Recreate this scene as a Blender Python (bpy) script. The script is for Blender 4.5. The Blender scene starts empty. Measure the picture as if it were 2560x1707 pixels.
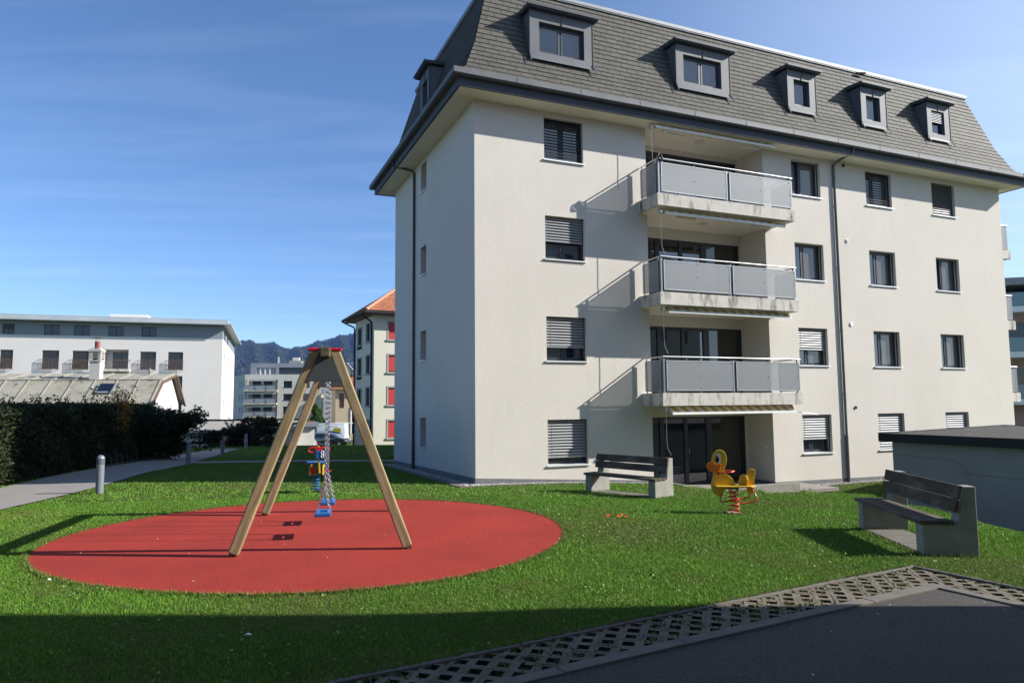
import bpy, math, random
import numpy as np
from mathutils import Vector, Matrix, noise as mnoise

random.seed(7); RNG = np.random.default_rng(7)
sc = bpy.context.scene
COL = sc.collection
R = math.radians

# ------------------------------------------------------------------ camera
cam_d = bpy.data.cameras.new('camera'); cam = bpy.data.objects.new('camera', cam_d); COL.objects.link(cam)
cam_d.sensor_width = 36; cam_d.sensor_fit = 'HORIZONTAL'; cam_d.lens = 1743.38/2560*36
cam_d.clip_start = .05; cam_d.clip_end = 20000
pt, rl = .0881, -.0085
upv = Vector((0, -math.sin(pt), math.cos(pt))); fw = Vector((0, math.cos(pt), math.sin(pt))); X0 = Vector((1, 0, 0))
rt = X0*math.cos(rl)+upv*math.sin(rl); up = upv*math.cos(rl)-X0*math.sin(rl)
M = Matrix((rt, up, -fw)).transposed().to_4x4(); M.translation = (0, 0, 1.8)
cam.matrix_world = M
sc.camera = cam

# ------------------------------------------------------------------ light
EL, AZ = R(30.6), R(-1.7)
S = Vector((math.cos(EL)*math.cos(AZ), math.cos(EL)*math.sin(AZ), math.sin(EL)))
sd = bpy.data.lights.new('sun', 'SUN'); sd.energy = 4.3; sd.angle = R(.53); sd.color = (1, .955, .88)
so = bpy.data.objects.new('sun', sd); COL.objects.link(so); so.rotation_euler = S.to_track_quat('Z', 'Y').to_euler()
w = bpy.data.worlds.new('World'); sc.world = w; w.use_nodes = True
nt = w.node_tree; nt.nodes.clear()
wo = nt.nodes.new('ShaderNodeOutputWorld'); bg = nt.nodes.new('ShaderNodeBackground'); sky = nt.nodes.new('ShaderNodeTexSky')
sky.sky_type = 'NISHITA'; sky.sun_disc = False; sky.sun_elevation = EL; sky.sun_rotation = R(90)-AZ
sky.altitude = 1000; sky.air_density = .82; sky.dust_density = .25; sky.ozone_density = 3
# thin cirrus: noise laid on a flat cloud layer far above (direction / height)
tc = nt.nodes.new('ShaderNodeTexCoord'); sx = nt.nodes.new('ShaderNodeSeparateXYZ')
mx = nt.nodes.new('ShaderNodeMath'); mx.operation = 'MAXIMUM'; mx.inputs[1].default_value = .04
dv = nt.nodes.new('ShaderNodeVectorMath'); dv.operation = 'DIVIDE'; cb = nt.nodes.new('ShaderNodeCombineXYZ')
mp = nt.nodes.new('ShaderNodeMapping'); mp.inputs['Rotation'].default_value = (0, 0, R(-62)); mp.inputs['Scale'].default_value = (.55, 2.6, 1); mp.inputs['Location'].default_value = (1.3, .4, 0)
nz = nt.nodes.new('ShaderNodeTexNoise'); nz.inputs['Scale'].default_value = .9; nz.inputs['Detail'].default_value = 9; nz.inputs['Roughness'].default_value = .58; nz.inputs['Distortion'].default_value = .5
rp = nt.nodes.new('ShaderNodeValToRGB'); rp.color_ramp.elements[0].position = .47; rp.color_ramp.elements[1].position = .92
rp.color_ramp.elements[0].color = (0, 0, 0, 1); rp.color_ramp.elements[1].color = (.11, .11, .11, 1)
mxc = nt.nodes.new('ShaderNodeMix'); mxc.data_type = 'RGBA'; mxc.inputs['B'].default_value = (7.0, 7.8, 8.8, 1)
L = nt.links.new
L(tc.outputs['Generated'], sx.inputs[0]); L(sx.outputs['Z'], mx.inputs[0])
for k in 'XYZ': L(mx.outputs[0], cb.inputs[k])
L(tc.outputs['Generated'], dv.inputs[0]); L(cb.outputs[0], dv.inputs[1]); L(dv.outputs[0], mp.inputs[0]); L(mp.outputs[0], nz.inputs['Vector'])
L(nz.outputs['Fac'], rp.inputs[0])
veil = nt.nodes.new('ShaderNodeMapRange'); veil.interpolation_type = 'SMOOTHSTEP'; veil.inputs['From Min'].default_value = -.05; veil.inputs['From Max'].default_value = .85; veil.inputs['To Max'].default_value = .36; L(sx.outputs['X'], veil.inputs['Value'])
vad = nt.nodes.new('ShaderNodeMath'); vad.operation = 'ADD'; vad.use_clamp = True; L(veil.outputs[0], vad.inputs[0]); L(rp.outputs[0], vad.inputs[1]); L(vad.outputs[0], mxc.inputs['Factor'])
hsv = nt.nodes.new('ShaderNodeHueSaturation'); hsv.inputs['Saturation'].default_value = 1.08; hsv.inputs['Hue'].default_value = .501
L(sky.outputs[0], hsv.inputs['Color']); L(hsv.outputs[0], mxc.inputs['A']); L(mxc.outputs['Result'], bg.inputs[0]); L(bg.outputs[0], wo.inputs[0])
bg.inputs[1].default_value = .098
sc.view_settings.view_transform = 'Standard'; sc.view_settings.look = 'None'; sc.view_settings.gamma = 1
sc.view_settings.use_curve_mapping = False; sc.view_settings.exposure = 1.02
sc.render.engine = 'CYCLES'
sc.cycles.max_bounces = 8; sc.cycles.transparent_max_bounces = 16

# ------------------------------------------------------------------ helpers
class MB:
    """collects shapes; build() links them as one mesh object"""
    def __init__(s, T=None): s.v = []; s.f = []; s.uv = []; s.T = T; s.c = []; s.cur = None
    def add(s, vs, fs, uvs=None):
        o = len(s.v)
        if s.T: vs = [s.T(*p) for p in vs]
        s.v += [tuple(p) for p in vs]; s.f += [tuple(i+o for i in f) for f in fs]
        s.uv += uvs if uvs else [None]*len(fs)
        s.c += [s.cur]*len(fs)
        return s
    def quad(s, a, b, c, d, uv=None): return s.add([a, b, c, d], [(0, 1, 2, 3)], [uv] if uv else None)
    def box(s, x0, x1, y0, y1, z0, z1):
        vs = [(x, y, z) for z in (z0, z1) for y in (y0, y1) for x in (x0, x1)]
        return s.add(vs, [(0, 2, 3, 1), (4, 5, 7, 6), (0, 1, 5, 4), (2, 6, 7, 3), (0, 4, 6, 2), (1, 3, 7, 5)])
    def obox(s, p0, p1, wx, wy, side=(0, 0, 1)):
        """bar from p0 to p1, wx across, wy along 'side'"""
        p0 = Vector(p0); p1 = Vector(p1); d = (p1-p0).normalized(); sd_ = Vector(side)
        b = (sd_-d*sd_.dot(d)); b = b.normalized() if b.length > 1e-4 else d.orthogonal().normalized()
        a = d.cross(b)
        vs = [p+a*i*wx/2+b*j*wy/2 for p in (p0, p1) for j in (-1, 1) for i in (-1, 1)]
        return s.add(vs, [(0, 2, 3, 1), (4, 5, 7, 6), (0, 1, 5, 4), (2, 6, 7, 3), (0, 4, 6, 2), (1, 3, 7, 5)])
    def cyl(s, p0, p1, r, n=12, r1=None, caps=True):
        p0 = Vector(p0); p1 = Vector(p1); d = (p1-p0).normalized(); a = d.orthogonal().normalized(); b = d.cross(a); r1 = r if r1 is None else r1
        vs = [p0+(a*math.cos(t)+b*math.sin(t))*r for t in [2*math.pi*i/n for i in range(n)]]+[p1+(a*math.cos(t)+b*math.sin(t))*r1 for t in [2*math.pi*i/n for i in range(n)]]
        fs = [(i, (i+1) % n, n+(i+1) % n, n+i) for i in range(n)]
        if caps: fs += [tuple(range(n))[::-1], tuple(range(n, 2*n))]
        return s.add(vs, fs)
    def tube(s, pts, r, n=8, closed=False):
        pts = [Vector(p) for p in pts]; N = len(pts); vs = []; fs = []; pa = None
        for i, p in enumerate(pts):
            if closed: d = pts[(i+1) % N]-pts[i-1]
            else: d = pts[min(i+1, N-1)]-pts[max(i-1, 0)]
            d.normalize()
            a = d.orthogonal().normalized() if pa is None else (pa-d*pa.dot(d)).normalized()
            pa = a; b = d.cross(a)
            vs += [p+(a*math.cos(2*math.pi*k/n)+b*math.sin(2*math.pi*k/n))*r for k in range(n)]
        for i in range(N if closed else N-1):
            j = (i+1) % N
            fs += [(i*n+k, i*n+(k+1) % n, j*n+(k+1) % n, j*n+k) for k in range(n)]
        if not closed: fs += [tuple(range(n))[::-1], tuple((N-1)*n+k for k in range(n))]
        return s.add(vs, fs)
    def lathe(s, prof, c=(0, 0, 0), n=24):
        vs = []; fs = []
        for r, z in prof: vs += [(c[0]+r*math.cos(2*math.pi*k/n), c[1]+r*math.sin(2*math.pi*k/n), c[2]+z) for k in range(n)]
        for i in range(len(prof)-1): fs += [(i*n+k, i*n+(k+1) % n, (i+1)*n+(k+1) % n, (i+1)*n+k) for k in range(n)]
        return s.add(vs, fs)
    def prism(s, poly, ax, t0, t1):
        """poly in the two axes other than ax, extruded along ax from t0 to t1"""
        def P(p, t):
            q = list(p); q.insert(ax, t); return tuple(q)
        n = len(poly); vs = [P(p, t0) for p in poly]+[P(p, t1) for p in poly]
        return s.add(vs, [(i, (i+1) % n, n+(i+1) % n, n+i) for i in range(n)]+[tuple(range(n))[::-1], tuple(range(n, 2*n))])
    def build(s, name, m, parent=None, smooth=False, bevel=0, loc=None):
        me = bpy.data.meshes.new(name); me.from_pydata(s.v, [], s.f)
        if any(u for u in s.uv):
            ul = me.uv_layers.new(name='UVMap'); k = 0
            for fi, f in enumerate(s.f):
                for j in range(len(f)):
                    if s.uv[fi]: ul.data[k].uv = s.uv[fi][j]
                    k += 1
        if any(c is not None for c in s.c):
            at = me.color_attributes.new('col', 'FLOAT_COLOR', 'CORNER'); arr = []
            for fi, f in enumerate(s.f):
                c = s.c[fi] if s.c[fi] is not None else .5
                for j in f: arr += [c, c, c, 1]
            at.data.foreach_set('color', arr)
        me.materials.append(m); me.update()
        if smooth: me.shade_smooth()
        o = bpy.data.objects.new(name, me); COL.objects.link(o)
        if parent: o.parent = parent
        if loc: o.location = loc
        if bevel:
            b = o.modifiers.new('bevel', 'BEVEL'); b.width = bevel; b.segments = 2; b.limit_method = 'ANGLE'; b.angle_limit = R(40)
        if smooth and bevel == 0:
            try: me.set_sharp_from_angle(angle=R(45))
            except Exception: pass
        return o

def thing(name, label, cat, loc=(0, 0, 0), rz=0, group=None):
    o = bpy.data.objects.new(name, None); COL.objects.link(o); o.location = loc; o.rotation_euler = (0, 0, rz); o.empty_display_size = .2
    return tag(o, label, cat, group)
def tag(o, label, cat, group=None, kind=None):
    if label: o['label'] = label
    if cat: o['category'] = cat
    if group: o['group'] = group
    if kind: o['kind'] = kind
    return o
def struct(o, kind='structure'): o['kind'] = kind; return o
def copy_tree(o, parent=None):
    c = o.copy(); COL.objects.link(c); c.parent = parent
    for ch in list(o.children): copy_tree(ch, c)
    return c
def np_mesh(name, V, F, m, colors=None, parent=None):
    """V (n,3), F (m,k) same k; colors per vertex (n,3)"""
    me = bpy.data.meshes.new(name); k = F.shape[1]
    me.vertices.add(len(V)); me.vertices.foreach_set('co', np.ascontiguousarray(V, np.float32).ravel())
    me.loops.add(F.size); me.loops.foreach_set('vertex_index', np.ascontiguousarray(F, np.int32).ravel())
    me.polygons.add(len(F)); me.polygons.foreach_set('loop_start', np.arange(0, F.size, k, dtype=np.int32))
    try: me.polygons.foreach_set('loop_total', np.full(len(F), k, np.int32))
    except Exception: pass
    me.update(calc_edges=True); me.validate()
    if colors is not None:
        at = me.color_attributes.new('col', 'FLOAT_COLOR', 'POINT'); c4 = np.ones((len(V), 4), np.float32); c4[:, :3] = colors; at.data.foreach_set('color', c4.ravel())
    me.materials.append(m); o = bpy.data.objects.new(name, me); COL.objects.link(o)
    if parent: o.parent = parent
    return o

# ------------------------------------------------------------------ materials
def mat(name, col, rough=.8, metal=0., col2=None, nscale=3., ndet=6, stretch=(1, 1, 1), ramp=(.35, .7), bump=0., bscale=60., bdist=.01, spec=.5, attr=0, ior=1.5, streak=None, alpha=None, coat=0, attr_rgb=False, trans=0., speck=None):
    m = bpy.data.materials.new(name); m.use_nodes = True; n = m.node_tree.nodes; l = m.node_tree.links.new
    b = n['Principled BSDF']; b.inputs['Roughness'].default_value = rough; b.inputs['Metallic'].default_value = metal
    b.inputs['Specular IOR Level'].default_value = spec; b.inputs['IOR'].default_value = ior
    b.inputs['Coat Weight'].default_value = coat
    tcn = n.new('ShaderNodeTexCoord'); src = None
    rgb = n.new('ShaderNodeRGB'); rgb.outputs[0].default_value = (*col, 1); src = rgb.outputs[0]
    def noise(sc_, st, det=6, rg=.6):
        mpn = n.new('ShaderNodeMapping'); mpn.inputs['Scale'].default_value = st; l(tcn.outputs['Object'], mpn.inputs[0])
        q = n.new('ShaderNodeTexNoise'); q.inputs['Scale'].default_value = sc_; q.inputs['Detail'].default_value = det; q.inputs['Roughness'].default_value = rg
        l(mpn.outputs[0], q.inputs['Vector']); return q.outputs['Fac']
    def rampf(x, a, c):
        r_ = n.new('ShaderNodeMapRange'); r_.inputs['From Min'].default_value = a; r_.inputs['From Max'].default_value = c; l(x, r_.inputs['Value']); return r_.outputs[0]
    def mix(f, a, c, mode='MIX'):
        x = n.new('ShaderNodeMix'); x.data_type = 'RGBA'; x.blend_type = mode
        if isinstance(f, (int, float)): x.inputs['Factor'].default_value = f
        else: l(f, x.inputs['Factor'])
        l(a, x.inputs['A'])
        if isinstance(c, tuple): x.inputs['B'].default_value = (*c, 1)
        else: l(c, x.inputs['B'])
        return x.outputs['Result']
    if attr_rgb:
        a = n.new('ShaderNodeAttribute'); a.attribute_name = 'col'; src = a.outputs['Color']
    if col2: src = mix(rampf(noise(nscale, stretch, ndet), *ramp), src, col2)
    if streak:   # (colour, scale, stretch, lo, hi)
        src = mix(rampf(noise(streak[1], streak[2], 8, .65), streak[3], streak[4]), src, streak[0])
    if speck:    # (colour, scale, lo, hi)
        src = mix(rampf(noise(speck[1], (1, 1, 1), 2, .5), speck[2], speck[3]), src, speck[0])
    if attr:
        a = n.new('ShaderNodeAttribute'); a.attribute_name = 'col'
        mr = n.new('ShaderNodeMapRange'); mr.inputs['To Min'].default_value = 1-attr; mr.inputs['To Max'].default_value = 1+attr; l(a.outputs['Fac'], mr.inputs['Value'])
        cmb = n.new('ShaderNodeCombineColor')
        for k in range(3): l(mr.outputs[0], cmb.inputs[k])
        src = mix(1., src, cmb.outputs[0], 'MULTIPLY')
    l(src, b.inputs['Base Color'])
    if bump:
        bn = n.new('ShaderNodeBump'); bn.inputs['Strength'].default_value = bump; bn.inputs['Distance'].default_value = bdist
        l(noise(bscale, (1, 1, 1), 4, .6), bn.inputs['Height']); l(bn.outputs[0], b.inputs['Normal'])
    out = n['Material Output']; sh = b.outputs[0]
    if trans:
        tr = n.new('ShaderNodeBsdfTranslucent'); l(src, tr.inputs['Color']); ms = n.new('ShaderNodeMixShader'); ms.inputs[0].default_value = trans
        l(sh, ms.inputs[1]); l(tr.outputs[0], ms.inputs[2]); sh = ms.outputs[0]
    if alpha is not None:
        tr = n.new('ShaderNodeBsdfTransparent'); ms = n.new('ShaderNodeMixShader'); ms.inputs[0].default_value = alpha
        l(tr.outputs[0], ms.inputs[1]); l(sh, ms.inputs[2]); sh = ms.outputs[0]
    l(sh, out.inputs['Surface'])
    return m

m_stucco = mat('stucco', (.645, .605, .545), .95, col2=(.595, .56, .50), nscale=.5, ramp=(.4, .75), bump=.55, bscale=55, bdist=.012, streak=((.55, .52, .465), .7, (5, 5, .5), .56, .95), speck=((.555, .52, .468), 16, .50, .78), spec=.2)
m_soffit = mat('soffit_paint', (.80, .75, .64), .9, bump=.1, bscale=80, bdist=.004, spec=.2)
m_plinth = mat('plinth_paint', (.13, .135, .15), .85, col2=(.19, .19, .19), nscale=4, bump=.3)
m_slate = mat('slate', (.074, .069, .057), .72, col2=(.096, .090, .076), nscale=2.5, attr=.10, bump=.2, bscale=25, bdist=.005, spec=.38, streak=((.135, .13, .116), 1.2, (.8, .8, 1), .58, .9))
m_under = mat('roof_underlay', (.02, .02, .022), .9)
m_zinc = mat('zinc_grey', (.105, .112, .122), .6, .1, col2=(.135, .14, .148), nscale=1.5, spec=.35)
m_zincd = mat('zinc_dark', (.050, .058, .072), .6, .1, col2=(.065, .072, .086), nscale=2, spec=.35)
m_zincl = mat('zinc_pale', (.22, .235, .25), .55, .2, col2=(.28, .29, .30), nscale=3)
m_frame = mat('anthracite_frame', (.028, .034, .045), .4)
m_glass = mat('window_glass', (.006, .011, .024), .02, spec=.5, ior=1.95)
m_glassc = mat('beige_glass', (.115, .11, .09), .04, spec=.5, ior=1.7, col2=(.075, .072, .06), nscale=6, stretch=(4, 4, .3))  # beige with vertical bands, for the right-hand panes
m_glassd = mat('olive_pane', (.040, .038, .028), .03, spec=.5, ior=1.7)  # olive base colour stands in for the recess wall reflected in this pane
m_glass2 = mat('window_glass_far', (.014, .017, .022), .08, spec=.5, ior=1.6)
m_slat = mat('blind_slats', (.26, .27, .28), .5, .2, spec=.4)
m_slatd = mat('blind_slats_dark', (.09, .095, .10), .5, .3)
m_sill = mat('sill_metal', (.78, .79, .80), .4, .3)
m_conc = mat('balcony_concrete', (.50, .475, .42), .9, col2=(.58, .56, .51), nscale=3, bump=.4, bscale=35, bdist=.006, streak=((.10, .088, .068), 1.5, (2.6, 2.6, .75), .50, .70))
m_conc2 = mat('bench_concrete', (.30, .29, .255), .9, col2=(.22, .21, .18), nscale=5, bump=.4, bscale=60, bdist=.005, streak=((.24, .235, .20), 3, (3, 3, .5), .5, .8))
m_rail = mat('rail_steel', (.6, .6, .6), .28, .9)
m_post = mat('post_steel', (.16, .18, .21), .5, .5)
m_perf = mat('perforated_sheet', (.27, .29, .31), .6, .2, alpha=.60)
m_perff = mat('sheet_border', (.30, .325, .35), .55, .25)
m_white = mat('white_enamel', (.80, .80, .78), .35)
m_lampg = mat('lamp_glass', (.62, .60, .54), .4)
m_asph = mat('asphalt', (.050, .043, .038), .92, col2=(.066, .056, .050), nscale=.9, bump=1., bscale=90, bdist=.016, speck=((.21, .185, .165), 95, .56, .74), streak=((.038, .033, .03), 3.5, (1, 1, 1), .58, .7))
m_path = mat('path_asphalt', (.27, .25, .225), .92, col2=(.22, .205, .19), nscale=1.5, bump=.5, bscale=120, bdist=.008, speck=((.36, .34, .31), 70, .6, .85))
m_kerb = mat('kerb_concrete', (.15, .135, .112), .92, col2=(.11, .10, .082), nscale=6, bump=.5, bscale=60, bdist=.006, speck=((.17, .155, .13), 40, .58, .8))
m_paver = mat('paver_concrete', (.165, .135, .10), .95, col2=(.09, .078, .055), nscale=9, bump=.7, bscale=50, bdist=.01, speck=((.12, .11, .07), 25, .55, .7), attr=.2)
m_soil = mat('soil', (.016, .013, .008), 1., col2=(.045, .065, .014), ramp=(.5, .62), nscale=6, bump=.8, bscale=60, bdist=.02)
m_lawn = mat('lawn', (.055, .095, .016), 1., col2=(.10, .105, .032), nscale=1.1, bump=1., bscale=70, bdist=.03, speck=((.07, .11, .02), 45, .52, .72), spec=.1)
m_grass = mat('grass_blades', (.1, .2, .03), .65, attr_rgb=True, trans=.22, spec=.3)
m_mat = mat('rubber_mat', (.385, .044, .030), .95, col2=(.285, .036, .026), nscale=.8, bump=1., bscale=70, bdist=.014, speck=((.20, .022, .02), 62, .54, .68), spec=.15, streak=((.50, .10, .08), 85, (1, 1, 1), .60, .72))
m_wood = mat('pine_timber', (.40, .315, .175), .8, col2=(.22, .16, .075), nscale=3, stretch=(14, 14, .9), ramp=(.38, .68), bump=.35, bscale=12, bdist=.004, streak=((.21, .20, .095), 2.4, (3, 3, .7), .48, .70))
m_woodd = mat('weathered_planks', (.10, .074, .047), .9, col2=(.048, .036, .025), nscale=3, stretch=(1.2, 16, 16), ramp=(.3, .7), bump=.5, bscale=30, bdist=.004, streak=((.17, .16, .115), 2.2, (1, 3, 3), .5, .75))
m_red = mat('red_plastic', (.62, .012, .02), .35)
m_redm = mat('red_painted_steel', (.58, .045, .012), .35, coat=.3)
m_blue = mat('blue_plastic', (.012, .11, .33), .4)
m_yellow = mat('yellow_board', (.72, .44, .035), .42, col2=(.60, .36, .03), nscale=5, bump=.05)
m_orange = mat('orange_board', (.78, .20, .012), .42)
m_black = mat('black_paint', (.006, .006, .007), .3)
m_whitep = mat('white_paint', (.82, .82, .80), .4)
m_steel = mat('galvanised_steel', (.105, .12, .112), .55, .5, col2=(.10, .115, .11), nscale=9)
m_chain = mat('chain_steel', (.72, .70, .70), .22, 1.)
m_bollard = mat('bollard_paint', (.20, .225, .27), .38, .25, col2=(.23, .25, .29), nscale=4)
m_gravel = mat('pebbles', (.45, .43, .40), .9, attr_rgb=True)
m_garroof = mat('roof_gravel', (.055, .052, .05), 1., col2=(.10, .095, .09), nscale=18, bump=1., bscale=60, bdist=.03, speck=((.30, .28, .27), 30, .60, .78))
m_garwall = mat('garage_render', (.30, .31, .30), .95, col2=(.25, .26, .255), nscale=1.5, bump=.3, bscale=50, bdist=.006, streak=((.21, .22, .22), 1.5, (1, 1, 2.5), .6, .8))
m_awn_y = mat('awning_yellow', (.55, .33, .04), .85)
m_leaf = mat('leaves', (.05, .1, .02), .6, attr_rgb=True, trans=.3, spec=.3)
m_bark = mat('bark', (.09, .065, .045), .95, bump=.6, bscale=20)
m_b1 = mat('white_render', (.66, .63, .61), .95, col2=(.62, .59, .57), nscale=.4)
m_b1g = mat('grey_cladding', (.20, .225, .26), .7, col2=(.23, .25, .285), nscale=.3)
m_b2 = mat('pale_render', (.60, .575, .51), .95, col2=(.52, .50, .45), nscale=.5, stretch=(3, 3, .6))
m_b6 = mat('cream_render', (.58, .565, .47), .95, col2=(.54, .525, .44), nscale=.5)
m_tile = mat('clay_tiles', (.42, .15, .075), .85, col2=(.30, .11, .06), nscale=6, attr=.25)
m_shut = mat('red_shutter', (.42, .028, .025), .6)
m_beige = mat('beige_render', (.46, .37, .26), .95, col2=(.40, .33, .24), nscale=1)
m_oldroof = mat('fibre_cement', (.33, .315, .26), .9, col2=(.23, .215, .17), nscale=1.2, bump=.4, bscale=20, bdist=.01, streak=((.40, .28, .17), 1.8, (1, 1, 1), .62, .8), speck=((.11, .10, .08), 3.5, .60, .72))
m_brown = mat('brown_board', (.15, .09, .07), .8)
m_forest = mat('forest_canopy', (.04, .06, .03), .9, attr_rgb=True, spec=.1)
m_hill = mat('hillside', (.035, .052, .022), 1., col2=(.055, .06, .025), nscale=.01, spec=.1)

# ------------------------------------------------------------------ terrain
YAW = .4023; CU, SU = math.cos(YAW), math.sin(YAW); BX, BY = -.9589, 18.0186
def L2W(u, n): return (BX+u*CU-n*SU, BY+u*SU+n*CU)
ctrl = [(-2.8, 10.1, 0)]
for k in range(10):
    t = 2*math.pi*k/10; ctrl.append((-2.8+3.8*math.cos(t), 10.1+3.6*math.sin(t), 0))
ctrl += [(-2, 5, .05), (1, 5.7, .08), (2.2, 6.3, .08), (4.1, 7.4, .08), (5, 6, .08), (0, 4, .08), (0, 0, .08), (8, -3, .08), (13, 5.5, -.1), (-8, 0, 0), (-6, 5, .02), (-10, 8, -.02),
         (-9.5, 13, -.10), (-12.85, 17.5, -.23), (-9.35, 16, -.15), (-10.6, 20.7, -.15), (-11.7, 25.5, -.30), (-14.2, 26.3, -.3), (-12.75, 30.9, -.44), (-15.1, 39.8, -.68), (-16.5, 37.7, -.6), (-30, 20, -.2), (-30, 40, -.8),
         (3.7, 12, -.08), (2.6, 14.2, -.10), (1.6, 15.4, -.12), (5, 8, .05), (4.8, 9.8, .03), (6.5, 9.1, .03), (11, 15, -1.25), (9.7, 18.4, -1.0), (10, 16.5, -1.2), (9.5, 12, -.95), (14, 14, -1.4), (16, 20, -1.2), (8.0, 18.3, -1.3), (7, 17.3, -1.15), (8.8, 19.8, -1.2), (5.0, 14.6, -.12), (6.2, 14.9, -.13), (7.4, 14.6, -.15), (7.0, 12, -.02), (6.2, 16.6, -.5), (7.6, 16.3, -.7), (9.0, 13.4, -.75), (-3, 15.5, -.12), (-18, 48, -.95), (-11.5, 57, -1.5), (-5, 57, -1.55), (-6, 40, -.85), (-22, 70, -2.9), (-20, 82, -2.95), (-10, 82, -2.95), (-35, 80, -3), (-60, 80, -3), (0, 100, -3), (-60, 150, -3.2)]
for u, n, z in ((0, 0, -.26), (2.65, 0, -.35), (5.2, -.3, -.50), (5.5, -1.5, -.44), (7.5, -.7, -.9), (9.5, -.7, -.9), (7.4, 1, -.95), (7.5, -1.7, -.58), (9.5, -1.7, -.70), (9.85, 0, -.85), (13, 0, -.87), (13, -3, -.62), (17, 0, -.9), (21.6, 0, -.9), (18, -5, -.75), (24, -3, -.8), (0, 4.5, -.34), (0, 8.83, -.41), (10, 4, -.9), (20, 6, -.9), (25, 15, -1), (-.5, -.5, -.26)):
    x, y = L2W(u, n); ctrl.append((x, y, z))
CT = np.array(ctrl, float)
_D = np.hypot(CT[:, None, 0]-CT[None, :, 0], CT[:, None, 1]-CT[None, :, 1]); _n = len(CT)
_A = np.zeros((_n+1, _n+1)); _A[:_n, :_n] = -_D-np.eye(_n)*.02; _A[:_n, _n] = 1; _A[_n, :_n] = 1
_W = np.linalg.solve(_A, np.r_[CT[:, 2], 0])
def zt(x, y):
    x = np.asarray(x, float); y = np.asarray(y, float); sh = x.shape; x = x.ravel(); y = y.ravel(); out = np.empty(len(x))
    for i in range(0, len(x), 20000):
        xx, yy = x[i:i+20000], y[i:i+20000]
        d = np.hypot(xx[:, None]-CT[:, 0], yy[:, None]-CT[:, 1]); out[i:i+20000] = -d@_W[:_n]+_W[_n]
    r = np.hypot(x+2.8, y-10.1); k = np.clip((r-3.9)/1.2, 0, 1); k = k*k*(3-2*k); out = out*k
    far = np.clip((np.hypot(x, y)-120)/150, 0, 1); out = out*(1-far)-3.2*far
    return out.reshape(sh)
def z1(x, y): return float(zt(np.array([x]), np.array([y]))[0])

A28 = R(28.4); OX, OY = 4.12, 7.37
E1 = (-math.cos(A28), -math.sin(A28)); E2 = (math.sin(A28), -math.cos(A28))
def AB(a, b): return (OX+a*E1[0]+b*E2[0], OY+a*E1[1]+b*E2[1])
def toAB(x, y): return ((x-OX)*E1[0]+(y-OY)*E1[1], (x-OX)*E2[0]+(y-OY)*E2[1])
def grid_sheet(name, As, Bs, keep, m, zoff=0.):
    a, b = np.meshgrid(As, Bs, indexing='ij'); x = OX+a*E1[0]+b*E2[0]; y = OY+a*E1[1]+b*E2[1]
    V = np.stack([x, y, zt(x, y)+zoff], -1).reshape(-1, 3); nb = len(Bs); F = []
    for i in range(len(As)-1):
        for j in range(nb-1):
            if keep((As[i]+As[i+1])/2, (Bs[j]+Bs[j+1])/2): F.append((i*nb+j, (i+1)*nb+j, (i+1)*nb+j+1, i*nb+j+1))
    return np_mesh(name, V, np.array(F), m)
def lines(lo, hi, core0, core1, st):
    l = list(np.arange(core0, core1+1e-6, st)); s_ = st
    while l[-1] < hi: s_ *= 1.25; l.append(l[-1]+s_)
    s_ = st
    while l[0] > lo: s_ *= 1.25; l.insert(0, l[0]-s_)
    return sorted(set([round(q, 4) for q in l]))
A_ = lines(-7000, 7000, -14, 30, .5); B_ = lines(-7000, 7000, -36, 6, .5)
lawn = struct(grid_sheet('ground', A_, B_, lambda a, b: not (0 < a < 30 and 0 < b < 30), m_lawn))
paved = struct(grid_sheet('asphalt_pavement', [.60, 1, 2, 4, 8, 16, 31], [.60, 1, 2, 4, 8, 16, 31], lambda a, b: True, m_asph, -.012))
soil = struct(grid_sheet('paver_soil', [.0, .3, .66]+list(range(1, 32)), [.0, .3, .66]+list(range(1, 32)), lambda a, b: a < .6 or b < .6, m_soil, -.07))

# kerbs (two runs each, butted at the corner)
def kerb(name, segs, top, m=m_kerb):
    mb = MB()
    for (a0, a1, b0, b1, ln) in segs:
        horiz = (a1-a0) > (b1-b0); n_ = max(1, int(((a1-a0) if horiz else (b1-b0))/ln))
        for i in range(n_):
            if horiz: q = (a0+(a1-a0)*i/n_+.003, a0+(a1-a0)*(i+1)/n_-.003, b0, b1)
            else: q = (a0, a1, b0+(b1-b0)*i/n_+.003, b0+(b1-b0)*(i+1)/n_-.003)
            c = [AB(q[0], q[2]), AB(q[1], q[2]), AB(q[1], q[3]), AB(q[0], q[3])]
            dz = random.uniform(-.003, .003)
            vs = [(x, y, z1(x, y)-.15) for x, y in c]+[(x, y, z1(x, y)+top+dz) for x, y in c]
            mb.cur = random.random()
            mb.add(vs, [(3, 2, 1, 0), (4, 5, 6, 7), (0, 1, 5, 4), (1, 2, 6, 5), (2, 3, 7, 6), (3, 0, 4, 7)])
    return struct(mb.build(name, m, bevel=.006))
kerb('outer_kerb', [(-.06, 14, -.06, 0, .9), (-.06, 0, 0, 14, .9)], .012)
kerb('inner_kerb', [(.48, 14, .48, .60, 1.0), (.48, .60, .60, 14, 1.0)], .004)
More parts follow.
